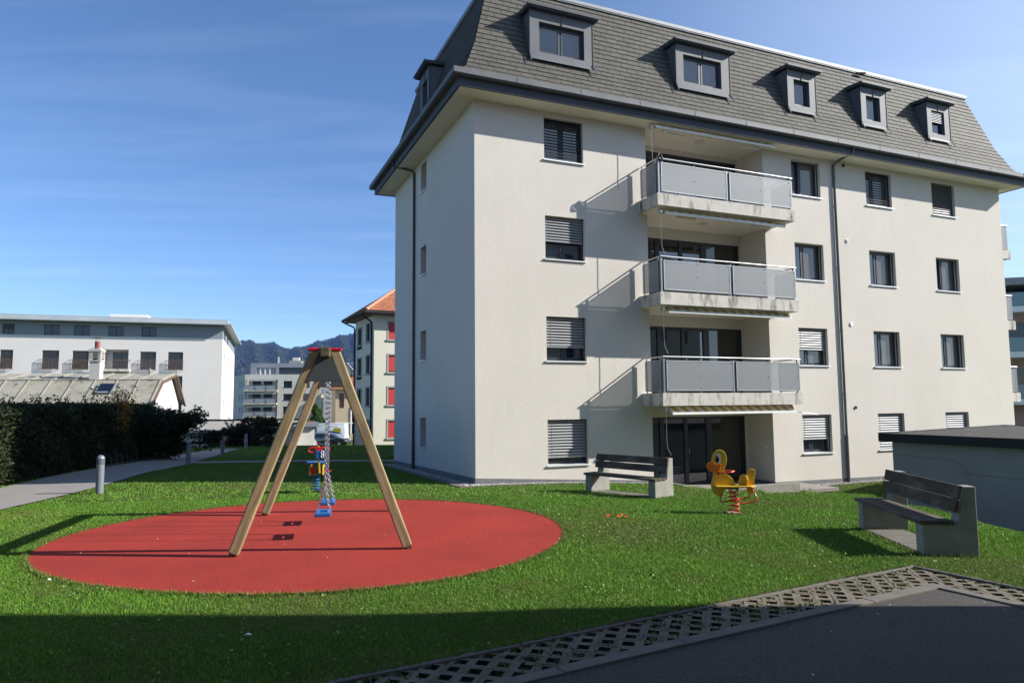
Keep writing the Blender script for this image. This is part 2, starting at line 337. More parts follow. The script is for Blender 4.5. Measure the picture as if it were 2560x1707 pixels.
# lattice pavers: a lattice of rhombic cells with open centres
def pavers():
    V = []; F = []; Cc = []; W = []; G = []
    w_ = h_ = .106
    def run(horiz):
        for i in range(int(13.5/w_/2)):
            for j in range(-1, 6):
                for st in (0, 1):
                    s_ = .03+i*2*w_+st*w_; t_ = .045+j*2*h_+st*h_
                    if not (.0 < t_ < .50): continue
                    if s_ < (.02 if horiz else .52): continue
                    cx_, cy_ = (s_, t_) if horiz else (t_, s_)
                    x0_, y0_ = AB(cx_, cy_)
                    if not (-8 < x0_ < 9): continue
                    zz = z1(x0_, y0_)-.004+random.uniform(-.003, .003); kk = .555+random.uniform(-.05, .05); cc = random.random()
                    o = len(V); p = len(W); dirs = ((w_, 0), (0, h_), (-w_, 0), (0, -h_))
                    for k_ in (.995, kk):
                        for dx, dy in dirs:
                            x, y = AB(cx_+dx*k_, cy_+dy*k_); V.append((x, y, zz)); Cc.append((cc,)*3)
                    dep = .055 if random.random() < .6 else random.uniform(.012, .03)
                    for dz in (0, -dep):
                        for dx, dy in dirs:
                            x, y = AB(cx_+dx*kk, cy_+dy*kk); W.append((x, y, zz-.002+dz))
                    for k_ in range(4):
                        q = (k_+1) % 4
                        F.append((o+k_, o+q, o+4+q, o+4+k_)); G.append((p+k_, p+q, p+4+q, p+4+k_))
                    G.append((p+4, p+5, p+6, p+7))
    run(True); run(False)
    struct(np_mesh('lattice_pavers', np.array(V), np.array(F), m_paver, np.array(Cc)))
    struct(np_mesh('paver_pockets', np.array(W), np.array(G), m_soil))  # soil colour on the pocket walls also stands in for shade in the holes
pavers()

# rubber mat outline
raw = np.array([(-5.8, 8.52), (-6.07, 9.01), (-6.28, 9.73), (-6.25, 10.12), (-6.15, 10.59), (-5.95, 11.15), (-5.86, 11.64), (-5.48, 12.15), (-5.02, 12.66), (-4.32, 13.1), (-3.5, 13.27), (-2.71, 13.4), (-1.87, 13.29), (-1.03, 12.95), (-0.22, 12.37), (0.29, 11.57), (0.6, 10.88), (0.71, 9.93), (0.59, 9.15), (0.31, 8.47), (-0.15, 7.83), (-0.59, 7.4), (-1.2, 7.05), (-1.8, 6.88), (-2.41, 6.83), (-2.91, 6.83), (-3.31, 6.9), (-3.83, 7.04), (-4.45, 7.29), (-4.89, 7.56), (-5.28, 7.88), (-5.58, 8.23)])
MC = (-2.8, 10.1); th = np.arctan2(raw[:, 1]-MC[1], raw[:, 0]-MC[0]); rr = np.hypot(raw[:, 0]-MC[0], raw[:, 1]-MC[1])
def fb(t): return np.stack([np.ones_like(t)]+[f(k*t) for k in (1, 2, 3, 4) for f in (np.cos, np.sin)], -1)
MCO = np.linalg.lstsq(fb(th), rr, rcond=None)[0]
def mat_r(t): return fb(np.asarray(t, float))@MCO
tt = np.linspace(0, 2*np.pi, 160, endpoint=False); rm = mat_r(tt)
mp_ = [(MC[0]+r_*math.cos(t), MC[1]+r_*math.sin(t)) for r_, t in zip(rm, tt)]
mb = MB(); n_ = len(mp_)
mb.add([(x, y, .014) for x, y in mp_]+[(x, y, -.12) for x, y in mp_]+[(MC[0], MC[1], .014)], [(i, (i+1) % n_, 2*n_) for i in range(n_)]+[(n_+i, n_+(i+1) % n_, (i+1) % n_, i) for i in range(n_)])
tag(mb.build('play_mat', m_mat), 'large round red rubber safety mat set in the lawn under the swing', 'rubber mat')

# paths
def strip(name, left, right, m, zo=.02, nc=4):
    V = []; F = []
    for (lx, ly), (rx, ry) in zip(left, right):
        for k in range(nc+1):
            x = lx+(rx-lx)*k/nc; y = ly+(ry-ly)*k/nc; V.append((x, y, z1(x, y)+zo))
    for i in range(len(left)-1):
        for k in range(nc): a = i*(nc+1)+k; F.append((a, a+1, a+nc+2, a+nc+1))
    return struct(np_mesh(name, np.array(V), np.array(F), m))
def interp(pts, ys): p = np.array(pts); return [(float(np.interp(y, p[:, 1], p[:, 0])), float(y)) for y in ys]
PL = [(-11.3, 4), (-12.85, 17.5), (-14.2, 26.3), (-16.5, 37.7), (-17.5, 41)]; PR = [(-9.0, 4), (-9.5, 13), (-9.95, 15.9), (-10.9, 21.3), (-11.5, 24.7), (-13.2, 31), (-15.4, 39), (-15.9, 41)]
ys = np.arange(4, 41.1, .5)
strip('path', interp(PL, ys), interp(PR, ys), m_path)
bx = np.arange(-13.2, -3.5, .5)
def by_(x): return 26.3+(x+11.8)*.30
strip('branch_path', [(x, by_(x)+.62) for x in bx], [(x, by_(x)-.62) for x in bx], m_path, .024)
def in_path(x, y):
    pl = np.array(PL); pr = np.array(PR); l_ = np.interp(y, pl[:, 1], pl[:, 0]); r_ = np.interp(y, pr[:, 1], pr[:, 0])
    a = (x > l_-.05) & (x < r_+.04+.10*np.sin(y*3.1)*np.sin(y*7.7)) & (y < 41)
    return a | ((x > -12) & (x < -4) & (np.abs(y-(26.3+(x+11.8)*.3)) < .66))

# ------------------------------------------------------------------ main building
RW, LF, WT = 21.63, 8.83, 9.907
T_f = lambda s, d, z: (s, d, z)
T_l = lambda s, d, z: (d, s, z)
T_r = lambda s, d, z: (RW-d, s, z)
T_b = lambda s, d, z: (s, LF-d, z)
def wall(mb, s0, s1, z0, z1_, holes, dep=.26, d0=0.):
    ss = sorted({s0, s1, *[h[0] for h in holes], *[h[1] for h in holes]}); zs = sorted({z0, z1_, *[h[2] for h in holes], *[h[3] for h in holes]})
    for i in range(len(ss)-1):
        for j in range(len(zs)-1):
            cs, cz = (ss[i]+ss[i+1])/2, (zs[j]+zs[j+1])/2
            if any(h[0] < cs < h[1] and h[2] < cz < h[3] for h in holes): continue
            mb.quad((ss[i], d0, zs[j]), (ss[i+1], d0, zs[j]), (ss[i+1], d0, zs[j+1]), (ss[i], d0, zs[j+1]))
    for a, b, c, e in holes:
        d1 = d0+dep
        mb.quad((a, d0, c), (a, d1, c), (a, d1, e), (a, d0, e)); mb.quad((b, d0, c), (b, d1, c), (b, d1, e), (b, d0, e))
        mb.quad((a, d0, c), (b, d0, c), (b, d1, c), (a, d1, c)); mb.quad((a, d0, e), (b, d0, e), (b, d1, e), (a, d1, e))
def ring(mb, s0, s1, z0, z1_, d0, d1, w_, wb=None):
    wb = w_ if wb is None else wb
    mb.box(s0, s0+w_, d0, d1, z0, z1_); mb.box(s1-w_, s1, d0, d1, z0, z1_)
    mb.box(s0+w_, s1-w_, d0, d1, z0, z0+wb); mb.box(s0+w_, s1-w_, d0, d1, z1_-w_, z1_)
def window(root, T, s0, s1, z0, z1_, d=.20, splits=(.5,), blind=None, sill=.05, tilt=None, guides=True, name='window', fm=None, gm=None, label=None, gm2=None):
    fm = fm or m_frame; gm = gm or m_glass
    mb = MB(T); ring(mb, s0, s1, z0, z1_, d, d+.07, .045, .05)
    edges = [s0+.045]+[s0+(s1-s0)*q for q in splits]+[s1-.045]
    mb.box(s0, s1, d+.075, d+.08, z0, z1_)
    for q in splits: c = s0+(s1-s0)*q; mb.box(c-.03, c+.03, d+.002, d+.068, z0+.05, z1_-.045)
    panes = []
    for i in range(len(edges)-1):
        a, b = edges[i]+(.03 if i else 0), edges[i+1]-(.03 if i < len(edges)-2 else 0)
        if tilt == i: panes.append((a, b, True)); continue
        ring(mb, a, b, z0+.05, z1_-.045, d-.012, d+.04, .05); panes.append((a+.05, b-.05, False))
    if guides:
        mb.box(s0+.002, s0+.03, .10, .135, z0+.02, z1_); mb.box(s1-.03, s1-.002, .10, .135, z0+.02, z1_)
    fr = mb.build(name, fm, root)
    if label: fr['label'] = label
    for a, b, tl in panes:
        if tl:
            m2 = MB(T); zz0, zz1 = z0+.05, z1_-.05; hh = zz1-zz0; lean = .16
            def P(s, z, o=0): return (s, d+.03+o+lean*(z-zz0)/hh, z)
            def bar(sa, sb, za, zb):
                vs = [P(s, z, o) for o in (0, .05) for z in (za, zb) for s in (sa, sb)]
                m2.add(vs, [(0, 1, 3, 2), (4, 6, 7, 5), (0, 4, 5, 1), (2, 3, 7, 6), (0, 2, 6, 4), (1, 5, 7, 3)])
            bar(a, a+.05, zz0, zz1); bar(b-.05, b, zz0, zz1); bar(a+.05, b-.05, zz0, zz0+.05); bar(a+.05, b-.05, zz1-.05, zz1)
            m2.build('tilted_sash', fm, fr)
            m3 = MB(T); m3.quad(P(a+.05, zz0+.05, .02), P(b-.05, zz0+.05, .02), P(b-.05, zz1-.05, .02), P(a+.05, zz1-.05, .02)); m3.build('pane', gm, fr)
        else:
            MB(T).box(a, b, d+.01, d+.018, z0+.10, z1_-.095).build('pane', (gm2 or gm) if (a, b, tl) == panes[-1] and len(panes) > 1 else gm, fr)
    if blind:
        frac, style = blind; zb = z1_-(z1_-z0-.04)*frac; m4 = MB(T); zz = z1_-.02
        while zz > zb+.05:
            a, b = s0+.03, s1-.03
            if style == 'open': m4.box(a, b, .085, .15, zz-.004, zz+.004); zz -= .085
            else:
                lo, hi = (.080, .142) if style == 'closed' else (.085, .14)
                pts = [(hi, zz), (lo+.012, zz-.022), (lo, zz-.052), (lo+.014, zz-.072)]
                for k in range(3):
                    (d0, q0), (d1, q1) = pts[k], pts[k+1]; m4.quad((a, d0, q0), (b, d0, q0), (b, d1, q1), (a, d1, q1))
                zz -= .078
        m4.box(s0+.025, s1-.025, .085, .145, zb+.0, zb+.045)
        for q in (.14, .86): c = s0+(s1-s0)*q; m4.box(c-.003, c+.003, .078, .082, zb+.04, z1_)
        m4.build('blind', m_slatd if style in ('open', 'dark') else m_slat, fr)
    if sill:
        m5 = MB(T); m5.add([(s0-.04, -sill, z0-.035), (s1+.04, -sill, z0-.035), (s1+.04, d, z0+.005), (s0-.04, d, z0+.005), (s0-.04, -sill, z0-.005), (s1+.04, -sill, z0-.005), (s1+.04, d, z0+.02), (s0-.04, d, z0+.02)],
               [(0, 1, 2, 3), (4, 5, 6, 7), (0, 1, 5, 4), (1, 2, 6, 5), (2, 3, 7, 6), (3, 0, 4, 7)])
        m5.build('sill', m_sill, fr)
    return fr

bld = thing('apartment_building', 'large cream apartment house with slate mansard roof and three stacked balconies at right', 'building', (BX, BY, 0), YAW)
COLS = {'A': (2.06, 3.29), 'B': (11.07, 12.32), 'C': (14.44, 15.70), 'D': (17.80, 19.04)}
holes = [(*COLS[c], .114+2.8*i, 1.346+2.8*i) for c in COLS for i in range(4)]
mb = MB(T_f)
wall(mb, 0, 5.40, -1.4, WT, [h for h in holes if h[0] < 5]); wall(mb, 9.86, RW, -1.4, WT, [h for h in holes if h[0] > 9])
mb.quad((5.40, 0, -1.4), (5.40, 1.15, -1.4), (5.40, 1.15, WT), (5.40, 0, WT)); mb.quad((9.86, 0, -1.4), (9.86, 1.15, -1.4), (9.86, 1.15, WT), (9.86, 0, WT))
FLO = [-.78, 2.04, 4.84, 7.64]
wall(mb, 5.40, 9.86, -1.4, WT, [(5.42, 9.76, f, f+2.11) for f in FLO], .18, 1.15)
SH = [(4.588, 5.248, .388+2.8*i, 1.353+2.8*i) for i in range(4)]
mb.T = T_l; wall(mb, 0, LF, -1.4, WT, SH, .30)
mb.T = T_r; wall(mb, 0, LF, -1.4, WT, [(1.2, 3.4, f, f+2.1) for f in FLO], .2)
mb.T = T_b; wall(mb, 0, RW, -1.4, WT, [])
wl = mb.build('wall', m_stucco, bld)
mb = MB()
for T, sa, sb, za, zb in ((T_f, -.012, 5.40, -.10, -.42), (T_f, 9.86, RW+.012, -.70, -.80), (T_l, 0, LF, -.10, -.26), (T_r, 0, LF, -.8, -.8)):
    mb.T = T; n0 = -.012
    mb.quad((sa, n0, -1.4), (sb, n0, -1.4), (sb, n0, zb), (sa, n0, za)); mb.quad((sa, n0, za), (sb, n0, zb), (sb, 0, zb), (sa, 0, za))
mb.T = None; mb.quad((9.848, 0, -1.4), (9.848, 1.15, -1.4), (9.848, 1.15, -.68), (9.848, 0, -.69)); mb.quad((5.412, 0, -1.4), (5.412, 1.15, -1.4), (5.412, 1.15, -.5), (5.412, 0, -.42))
mb.build('plinth', m_plinth, bld)

BL = {'A': [(.86, 'closed'), (.72, 'closed'), (.60, 'closed'), (1., 'open')], 'B': [(.66, 'closed'), (.60, 'closed'), None, None], 'C': [(1., 'closed'), None, None, (1., 'open')], 'D': [(1., 'closed'), None, None, (1., 'dark')]}
for c in COLS:
    for i in range(4):
        s0, s1 = COLS[c]
        lab = None
        tl = 0 if (c, i) in (('B', 3), ('D', 2)) else None
        if tl == 0: lab = 'window with one sash tilted open'
        if BL[c][i]: lab = 'window with its grey slatted blind let down' if BL[c][i][0] > .8 else 'window with its blind half lowered'
        window(bld, T_f, s0, s1, .114+2.8*i+.02, 1.346+2.8*i, splits=(.5,) if c == 'A' else (.40,), blind=BL[c][i], tilt=tl, label=lab, gm2=m_glassc if (c != 'A' and i in (1, 2, 3)) else None)
for h in SH: window(bld, T_l, h[0], h[1], h[2]+.02, h[3], d=.24, splits=(), guides=False, label='narrow deep-set side window')
for f in FLO: window(bld, T_r, 1.2, 3.4, f, f+2.1, d=.12, splits=(.5,), sill=0, guides=False, name='balcony_door')

# loggia glazing
for i, f in enumerate(FLO):
    mb = MB(); z0, z1_ = f, f+2.11; D = 1.23
    mb.box(5.42, 9.76, D+.10, D+.11, z0, z1_)
    for a, b in ((5.42, 5.48), (6.49, 6.64), (7.40, 7.53), (8.25, 8.47), (9.64, 9.76)): mb.box(a, b, D-.03, D+.05, z0+.07, z1_-.06)
    mb.box(5.42, 9.76, D-.03, D+.05, z0, z0+.07); mb.box(5.42, 9.76, D-.03, D+.05, z1_-.06, z1_)
    mb.box(9.72, 9.755, 1.155, 1.19, z0, z1_)
    fr = mb.build('sliding_door', m_frame, bld)
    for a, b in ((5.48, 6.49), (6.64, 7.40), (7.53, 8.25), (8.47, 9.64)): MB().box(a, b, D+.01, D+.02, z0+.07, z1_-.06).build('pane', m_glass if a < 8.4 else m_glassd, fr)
    MB().box(7.545, 7.565, D-.06, D-.03, z0+.95, z0+1.12).build('handle', m_rail, fr)
    if i in (2, 3, 0):
        mb = MB(); zz = z1_-.03; b = 6.40
        while zz > (z0+.02 if i != 3 else z1_-1.6): mb.quad((5.5, D-.05, zz), (b, D-.05, zz), (b, D-.075, zz-.055), (5.5, D-.075, zz-.055)); zz -= .07
        mb.build('blind', m_slatd, fr)

# balconies
def stripes():
    m = bpy.data.materials.new('awning_stripes'); m.use_nodes = True; n = m.node_tree.nodes; l = m.node_tree.links.new; b = n['Principled BSDF']; b.inputs['Roughness'].default_value = .9
    t = n.new('ShaderNodeTexCoord'); s = n.new('ShaderNodeSeparateXYZ'); l(t.outputs['Object'], s.inputs[0])
    ad = n.new('ShaderNodeMath'); ad.operation = 'ADD'; l(s.outputs[0], ad.inputs[0])
    mu = n.new('ShaderNodeMath'); mu.operation = 'MULTIPLY'; mu.inputs[1].default_value = 1.1; l(s.outputs[2], mu.inputs[0]); l(mu.outputs[0], ad.inputs[1])
    d = n.new('ShaderNodeMath'); d.operation = 'DIVIDE'; d.inputs[1].default_value = .33; l(ad.outputs[0], d.inputs[0])
    f = n.new('ShaderNodeMath'); f.operation = 'FRACT'; l(d.outputs[0], f.inputs[0])
    g = n.new('ShaderNodeMath'); g.operation = 'GREATER_THAN'; g.inputs[1].default_value = .5; l(f.outputs[0], g.inputs[0])
    x = n.new('ShaderNodeMix'); x.data_type = 'RGBA'; x.inputs['A'].default_value = (.50, .29, .035, 1); x.inputs['B'].default_value = (.60, .58, .52, 1); l(g.outputs[0], x.inputs['Factor']); l(x.outputs['Result'], b.inputs['Base Color'])
    return m
m_awn = stripes()
def balcony(T, s0, s1, zt_, rec=None, P=1.01, extra_post=True, mid=True):
    mb = MB(T); zb = zt_-.35; mb.box(s0, s1, -P, 0, zb, zt_)
    if rec: mb.box(rec[0]+.002, rec[1]-.002, .002, 1.15, zb, zt_-.001)
    slab = mb.build('balcony', m_conc, bld)
    MB(T).box(s0+.10, s1-.10, -P+.10, (1.14 if rec else -.004), zb-.004, zb-.001).build('ceiling_paint', m_soffit, slab) if not rec else (MB(T).box(s0+.10, s1-.10, -P+.10, -.004, zb-.004, zb-.001).build('ceiling_paint', m_soffit, slab), MB(T).box(rec[0]+.004, rec[1]-.004, .0, 1.14, zb-.004, zb-.001).build('ceiling_paint', m_soffit, slab))
    Q = P-.05; a, b = s0+.08, s1-.05; zr = zt_+1.0
    mb = MB(T)
    def bar(p, q, r_=.021): mb.cyl(p, q, r_, 12)
    bar((a-.02, 0.0, zr), (a-.02, -Q-.02, zr)); bar((a-.04, -Q-.02, zr), (b+.02, -Q-.02, zr)); bar((b, -Q-.02, zr), (b, 0, zr))
    mb.build('handrail', m_rail, slab, smooth=True)
    m_ = (a+b)/2 if mid else None
    spans = [((a+.09, m_-.055), (m_+.055, b-.02))] if mid else [((a+.09, b-.02),)]
    bd = MB(T)
    for p0, p1 in spans[0]:
        pn = MB(T); pn.box(p0, p1, -Q-.012, -Q-.008, zt_+.07, zt_+.89); pn.build('railing_panel', m_perf, slab)
        ring(bd, p0-.01, p1+.01, zt_+.06, zt_+.90, -Q-.018, -Q-.002, .028)
        for q in (p0+.05, (p0+p1)/2, p1-.05):
            po = MB(T)
            po.box(q-.008, q+.008, -Q, -Q+.045, zt_, zr-.02)
            for zz in (zt_+.10, zt_+.48, zt_+.87): po.box(q-.011, q+.011, -Q-.026, -Q-.018, zz-.011, zz+.011)
            po.box(q-.03, q+.03, -Q-.0, -Q+.06, zt_, zt_+.012); po.build('railing_post', m_post, slab)
    for ss in (a-.03, b+.01):
        pn = MB(T); pn.box(ss-.002, ss+.002, -Q+.09, -.10, zt_+.07, zt_+.89); pn.build('railing_panel', m_perf, slab)
        for y0, y1 in ((-Q+.09, -Q+.115), (-.125, -.10)): bd.box(ss-.006, ss+.006, y0, y1, zt_+.06, zt_+.90)
        for z0, z2 in ((zt_+.05, zt_+.075), (zt_+.885, zt_+.91)): bd.box(ss-.006, ss+.006, -Q+.115, -.125, z0, z2)
        for y0 in (-.16, -Q+.12): MB(T).box(ss+.008, ss+.024, y0-.02, y0+.02, zt_, zr-.02).build('railing_post', m_post, slab)
    po = MB(T); po.box(a-.02, a+.03, -Q-.01, -Q+.05, zt_, zr-.02); po.box(a+.045, a+.06, -Q, -Q+.06, zt_, zr-.02); po.build('corner_post', m_post, slab)
    if mid: MB(T).box(m_-.04, m_+.04, -Q+.01, -Q+.03, zt_+.02, zr-.03).build('railing_post', m_post, slab)
    bd.build('panel_border', m_perff, slab)
    return slab
for zt_ in (2.04, 4.84, 7.64): balcony(T_f, 5.08, 10.11, zt_, (5.40, 9.86))
for zt_ in (2.04, 4.84, 7.64): balcony(T_r, .32, 4.6, zt_, None, 1.0, mid=False)

def awning(T, s0, s1, zc, dn, r_=.055, drop=.0, out=0., arm_out=False, rod=True):
    mb = MB(T); mb.cyl((s0, dn, zc-.09), (s1, dn, zc-.09), r_, 14)
    if out: mb.add([(s0, dn-r_, zc-.09), (s1, dn-r_, zc-.09), (s1, dn-r_-out, zc-.09-drop), (s0, dn-r_-out, zc-.09-drop)], [(0, 1, 2, 3)])
    aw = mb.build('awning', m_awn, bld, smooth=True)
    fx, fz = dn-r_-out-.03, zc-.10-drop
    MB(T).box(s0+.02, s1+.02, fx-.025, fx+.025, fz-.045, fz+.02).build('front_bar', m_white, aw)
    for q0, q1, q2, q3 in ((s0+.55, s0+1.25, s0+.42, s0+.52), (s1-1.15, s1-.45, s1-.50, s1-.42)):
        ar = MB(T); ar.box(q0, q1, dn+.10, dn+.16, zc-.19, zc-.14); ar.box(q2, q3, dn-.02, dn+.159, zc-.161, zc)
        if arm_out and q0 > s1-2:
            ar.obox((s1-.45, dn, zc-.16), (s1+.25, dn-.16, zc-.24), .035, .05); ar.obox((s1+.25, dn-.16, zc-.24), (s1+.95, dn-.1, zc-.31), .03, .04)
        ar.build('arm', m_white, aw)
    if rod:
        g = MB(T); g.box(s0-.12, s0-.02, dn-.04, dn+.05, zc-.14, zc-.03); g.tube([(s0-.08, dn-.02, zc-.14), (s0-.08, dn-.02, zc-.9), (s0-.07, dn-.03, zc-1.15), (s0+.02, dn-.06, zc-1.35)], .009, 6); g.build('crank_rod', m_rail, aw)
awning(T_f, 5.42, 9.92, 9.907, -.40, .045)
awning(T_f, 5.42, 9.92, 7.29, -.74, .06, .04, .01)
awning(T_f, 5.42, 9.92, 4.49, -.74, .065, .06, .02)
awning(T_f, 5.42, 9.90, 1.69, -.74, .085, .10, .05, True)
for zc in (7.29, 4.49, 1.69): awning(T_r, .6, 4.4, zc, -.70, .07)
for zc in (9.907, 7.29, 4.49): MB().lathe([(0, -.07), (.10, -.065), (.15, -.035), (.155, 0)], (7.6, .25, zc)).build('ceiling_lamp', m_lampg, bld, smooth=True)

# eaves
mb = MB(); O = .665
for a, b, c, d in ((-O, RW+O, -O, 0), (-O, RW+O, LF, LF+O), (-O, 0, 0, LF), (RW, RW+O, 0, LF)): mb.box(a, b, c, d, WT, WT+.03)
mb.box(5.40, 9.86, 0.001, 1.15, WT, WT+.03)
mb.build('soffit', m_soffit, bld)
def eave_ring(mb, i, o, z0, z1_):
    mb.box(-o, RW+o, -o, -i, z0, z1_); mb.box(-o, RW+o, LF+i, LF+o, z0, z1_); mb.box(-o, -i, -i, LF+i, z0, z1_); mb.box(RW+i, RW+o, -i, LF+i, z0, z1_)
mb = MB(); eave_ring(mb, .60, O+.004, WT-.012, 10.11); mb.build('fascia', m_zincd, bld)
mb = MB(); eave_ring(mb, .62, .82, 10.125, 10.145); eave_ring(mb, .80, .825, 10.145, 10.31); eave_ring(mb, .835, .845, 10.15, 10.29); eave_ring(mb, .60, .68, 10.145, 10.33)
for k in range(12):
    x = .9+k*1.9; mb.box(x-.006, x+.006, -.852, -.846, 10.14, 10.30)
gt = mb.build('gutter', m_zinc, bld)
PROF = [(-.60, 10.33), (-.38, 10.56), (.03, 11.52), (.66, 13.67)]
seg = [math.dist(PROF[i], PROF[i+1]) for i in range(3)]; TOT = sum(seg)
def prof(t):
    for i, L_ in enumerate(seg):
        if t <= L_ or i == 2: break
        t -= L_
    k = t/seg[i]; (s0, q0), (s1, q1) = PROF[i], PROF[i+1]; n_ = Vector((-(q1-q0), s1-s0)).normalized()
    return s0+(s1-s0)*k, q0+(q1-q0)*k, n_
FACES = [(lambda t, s, z: (t, s, z), RW), (lambda t, s, z: (t, LF-s, z), RW), (lambda t, s, z: (s, t, z), LF), (lambda t, s, z: (RW-s, t, z), LF)]
mb = MB(); un = MB()
NR = 21; rh = TOT/NR
for P, Wd in FACES:
    for i in range(3):
        (s0, q0), (s1, q1) = PROF[i], PROF[i+1]
        un.quad(P(s0, s0, q0), P(Wd-s0, s0, q0), P(Wd-s1, s1, q1), P(s1, s1, q1))
    for r_ in range(NR):
        s0, q0, n0 = prof(r_*rh); s1, q1, n1 = prof(min((r_+1)*rh+.015, TOT))
        x = s0-.4-(.2 if r_ % 2 else 0)+.003*(r_ % 3)
        while x < Wd-s0:
            xa, xb = x+.006, x+.394; x += .40
            lo = [max(xa, s0), min(xb, Wd-s0)]; hi = [max(xa, s1), min(xb, Wd-s1)]
            if lo[1]-lo[0] < .01: continue
            if hi[1] < hi[0]: hi[1] = hi[0] = (hi[0]+hi[1])/2
            mb.cur = min(1, max(0, random.gauss(.5, .25))); L0 = .022+random.uniform(0, .004)
            a0 = (s0+n0[0]*L0, q0+n0[1]*L0); a1 = (s1+n1[0]*.004, q1+n1[1]*.004); ab = (s0+n0[0]*.002, q0+n0[1]*.002)
            mb.quad(P(lo[0], *a0), P(lo[1], *a0), P(hi[1], *a1), P(hi[0], *a1)); mb.quad(P(lo[0], *ab), P(lo[1], *ab), P(lo[1], *a0), P(lo[0], *a0))
rf = mb.build('roof', m_slate, bld); un.build('underlay', m_under, rf)
mb = MB(); mb.box(.68, RW-.68, .68, LF-.68, 13.60, 13.70)
def ring2(mb, o, i, z0, z1_): mb.box(o, RW-o, o, i, z0, z1_); mb.box(o, RW-o, LF-i, LF-o, z0, z1_); mb.box(o, i, i, LF-i, z0, z1_); mb.box(RW-i, RW-o, i, LF-i, z0, z1_)
ring2(mb, .60, .90, 13.665, 13.79); ring2(mb, .585, .60, 13.70, 13.80)
mb.build('roof_cap', m_zincl, rf)
MB().obox((14.95, .55, 13.62), (15.35, .5, 13.66), .08, .05).build('roof_hook', m_under, rf)

def dormer(T, a, b, zb, zt2, w0, w1, wz0, wz1, dbl, face=-.12):
    mb = MB(T)
    for s_ in (a, b):   # cheeks
        e = .012 if s_ == b else -.012
        vs = [(s_, face, zb), (s_, face, zt2), (s_, .46, zt2), (s_, .06, zb+.28)]
        mb.add(vs+[(p[0]-e*3, p[1], p[2]) for p in vs], [(0, 1, 2, 3), (4, 5, 6, 7), (0, 1, 5, 4), (1, 2, 6, 5), (2, 3, 7, 6), (3, 0, 4, 7)])
    wall(mb, a, b, zb-.02, zt2, [(w0, w1, wz0, wz1)], .16, face-.003)
    mb.box((a+b)/2-.006, (a+b)/2+.006, face-.03, face-.004, wz1+.01, zt2-.01)
    mb.add([(a-.02, face-.05, zb-.06), (b+.02, face-.05, zb-.06), (b+.02, face-.002, zb+.05), (a-.02, face-.002, zb+.05)], [(0, 1, 2, 3)])
    dm = mb.build('dormer', m_zinc, bld)
    mb = MB(T); mb.add([(a-.12, face-.15, zt2+.01), (b+.12, face-.15, zt2+.01), (b+.12, .46, zt2+.04), (a-.12, .46, zt2+.04), (a-.14, face-.18, zt2+.10), (b+.14, face-.18, zt2+.10), (b+.14, .50, zt2+.16), (a-.14, .50, zt2+.16)], [(3, 2, 1, 0), (4, 5, 6, 7), (0, 1, 5, 4), (1, 2, 6, 5), (2, 3, 7, 6), (3, 0, 4, 7)])
    mb.box(a-.155, b+.155, face-.20, face-.18, zt2+.045, zt2+.115)
    mb.build('dormer_roof', m_zincd, dm)
    mb = MB(T)
    for s_ in (a-.02, b+.02): mb.obox((s_, face-.01, zb+.12), (s_+(.03 if s_ > a else -.01), face-.13, zb-.17), .035, .02); mb.box(s_-.012, s_+.012, face-.02, face+.0, zb+.1, zt2)
    mb.build('flashing', m_zincd, dm)
    D = face+.13; mb = MB(T); ring(mb, w0, w1, wz0, wz1, D, D+.05, .045)
    mb.box(w0, w1, D+.05, D+.06, wz0, wz1)
    sp = [(w0+.045, (w0+w1)/2-.03), ((w0+w1)/2+.03, w1-.045)] if dbl else [(w0+.045, w1-.045)]
    if dbl: mb.box((w0+w1)/2-.03, (w0+w1)/2+.03, D, D+.045, wz0+.045, wz1-.045)
    for p, q in sp: ring(mb, p, q, wz0+.045, wz1-.045, D-.012, D+.03, .045)
    mb.build('window_frame', m_frame, dm)
    for p, q in sp: MB(T).box(p+.045, q-.045, D+.005, D+.012, wz0+.09, wz1-.09).build('pane', m_glass, dm)
    return dm
Dz = (11.35, 12.72)
dormer(T_f, 1.62, 3.59, *Dz, 1.89, 3.32, 11.54, 12.42, True)
dormer(T_f, 6.52, 8.55, *Dz, 6.78, 8.22, 11.54, 12.42, True)
dormer(T_f, 10.96, 12.18, *Dz, 11.22, 11.90, 11.55, 12.43, False)
dormer(T_f, 14.30, 15.52, *Dz, 14.54, 15.22, 11.55, 12.43, False)
d5 = dormer(T_f, 17.65, 18.86, *Dz, 17.88, 18.57, 11.56, 12.44, False)
mb = MB(); zz = 12.42
while zz > 12.02: mb.quad((17.92, -.06, zz), (18.53, -.06, zz), (18.53, -.085, zz-.05), (17.92, -.085, zz-.05)); zz -= .06
mb.build('blind', m_slat, d5)
dormer(T_l, 3.86, 4.92, 11.36, 12.62, 4.10, 4.68, 11.48, 12.30, False)

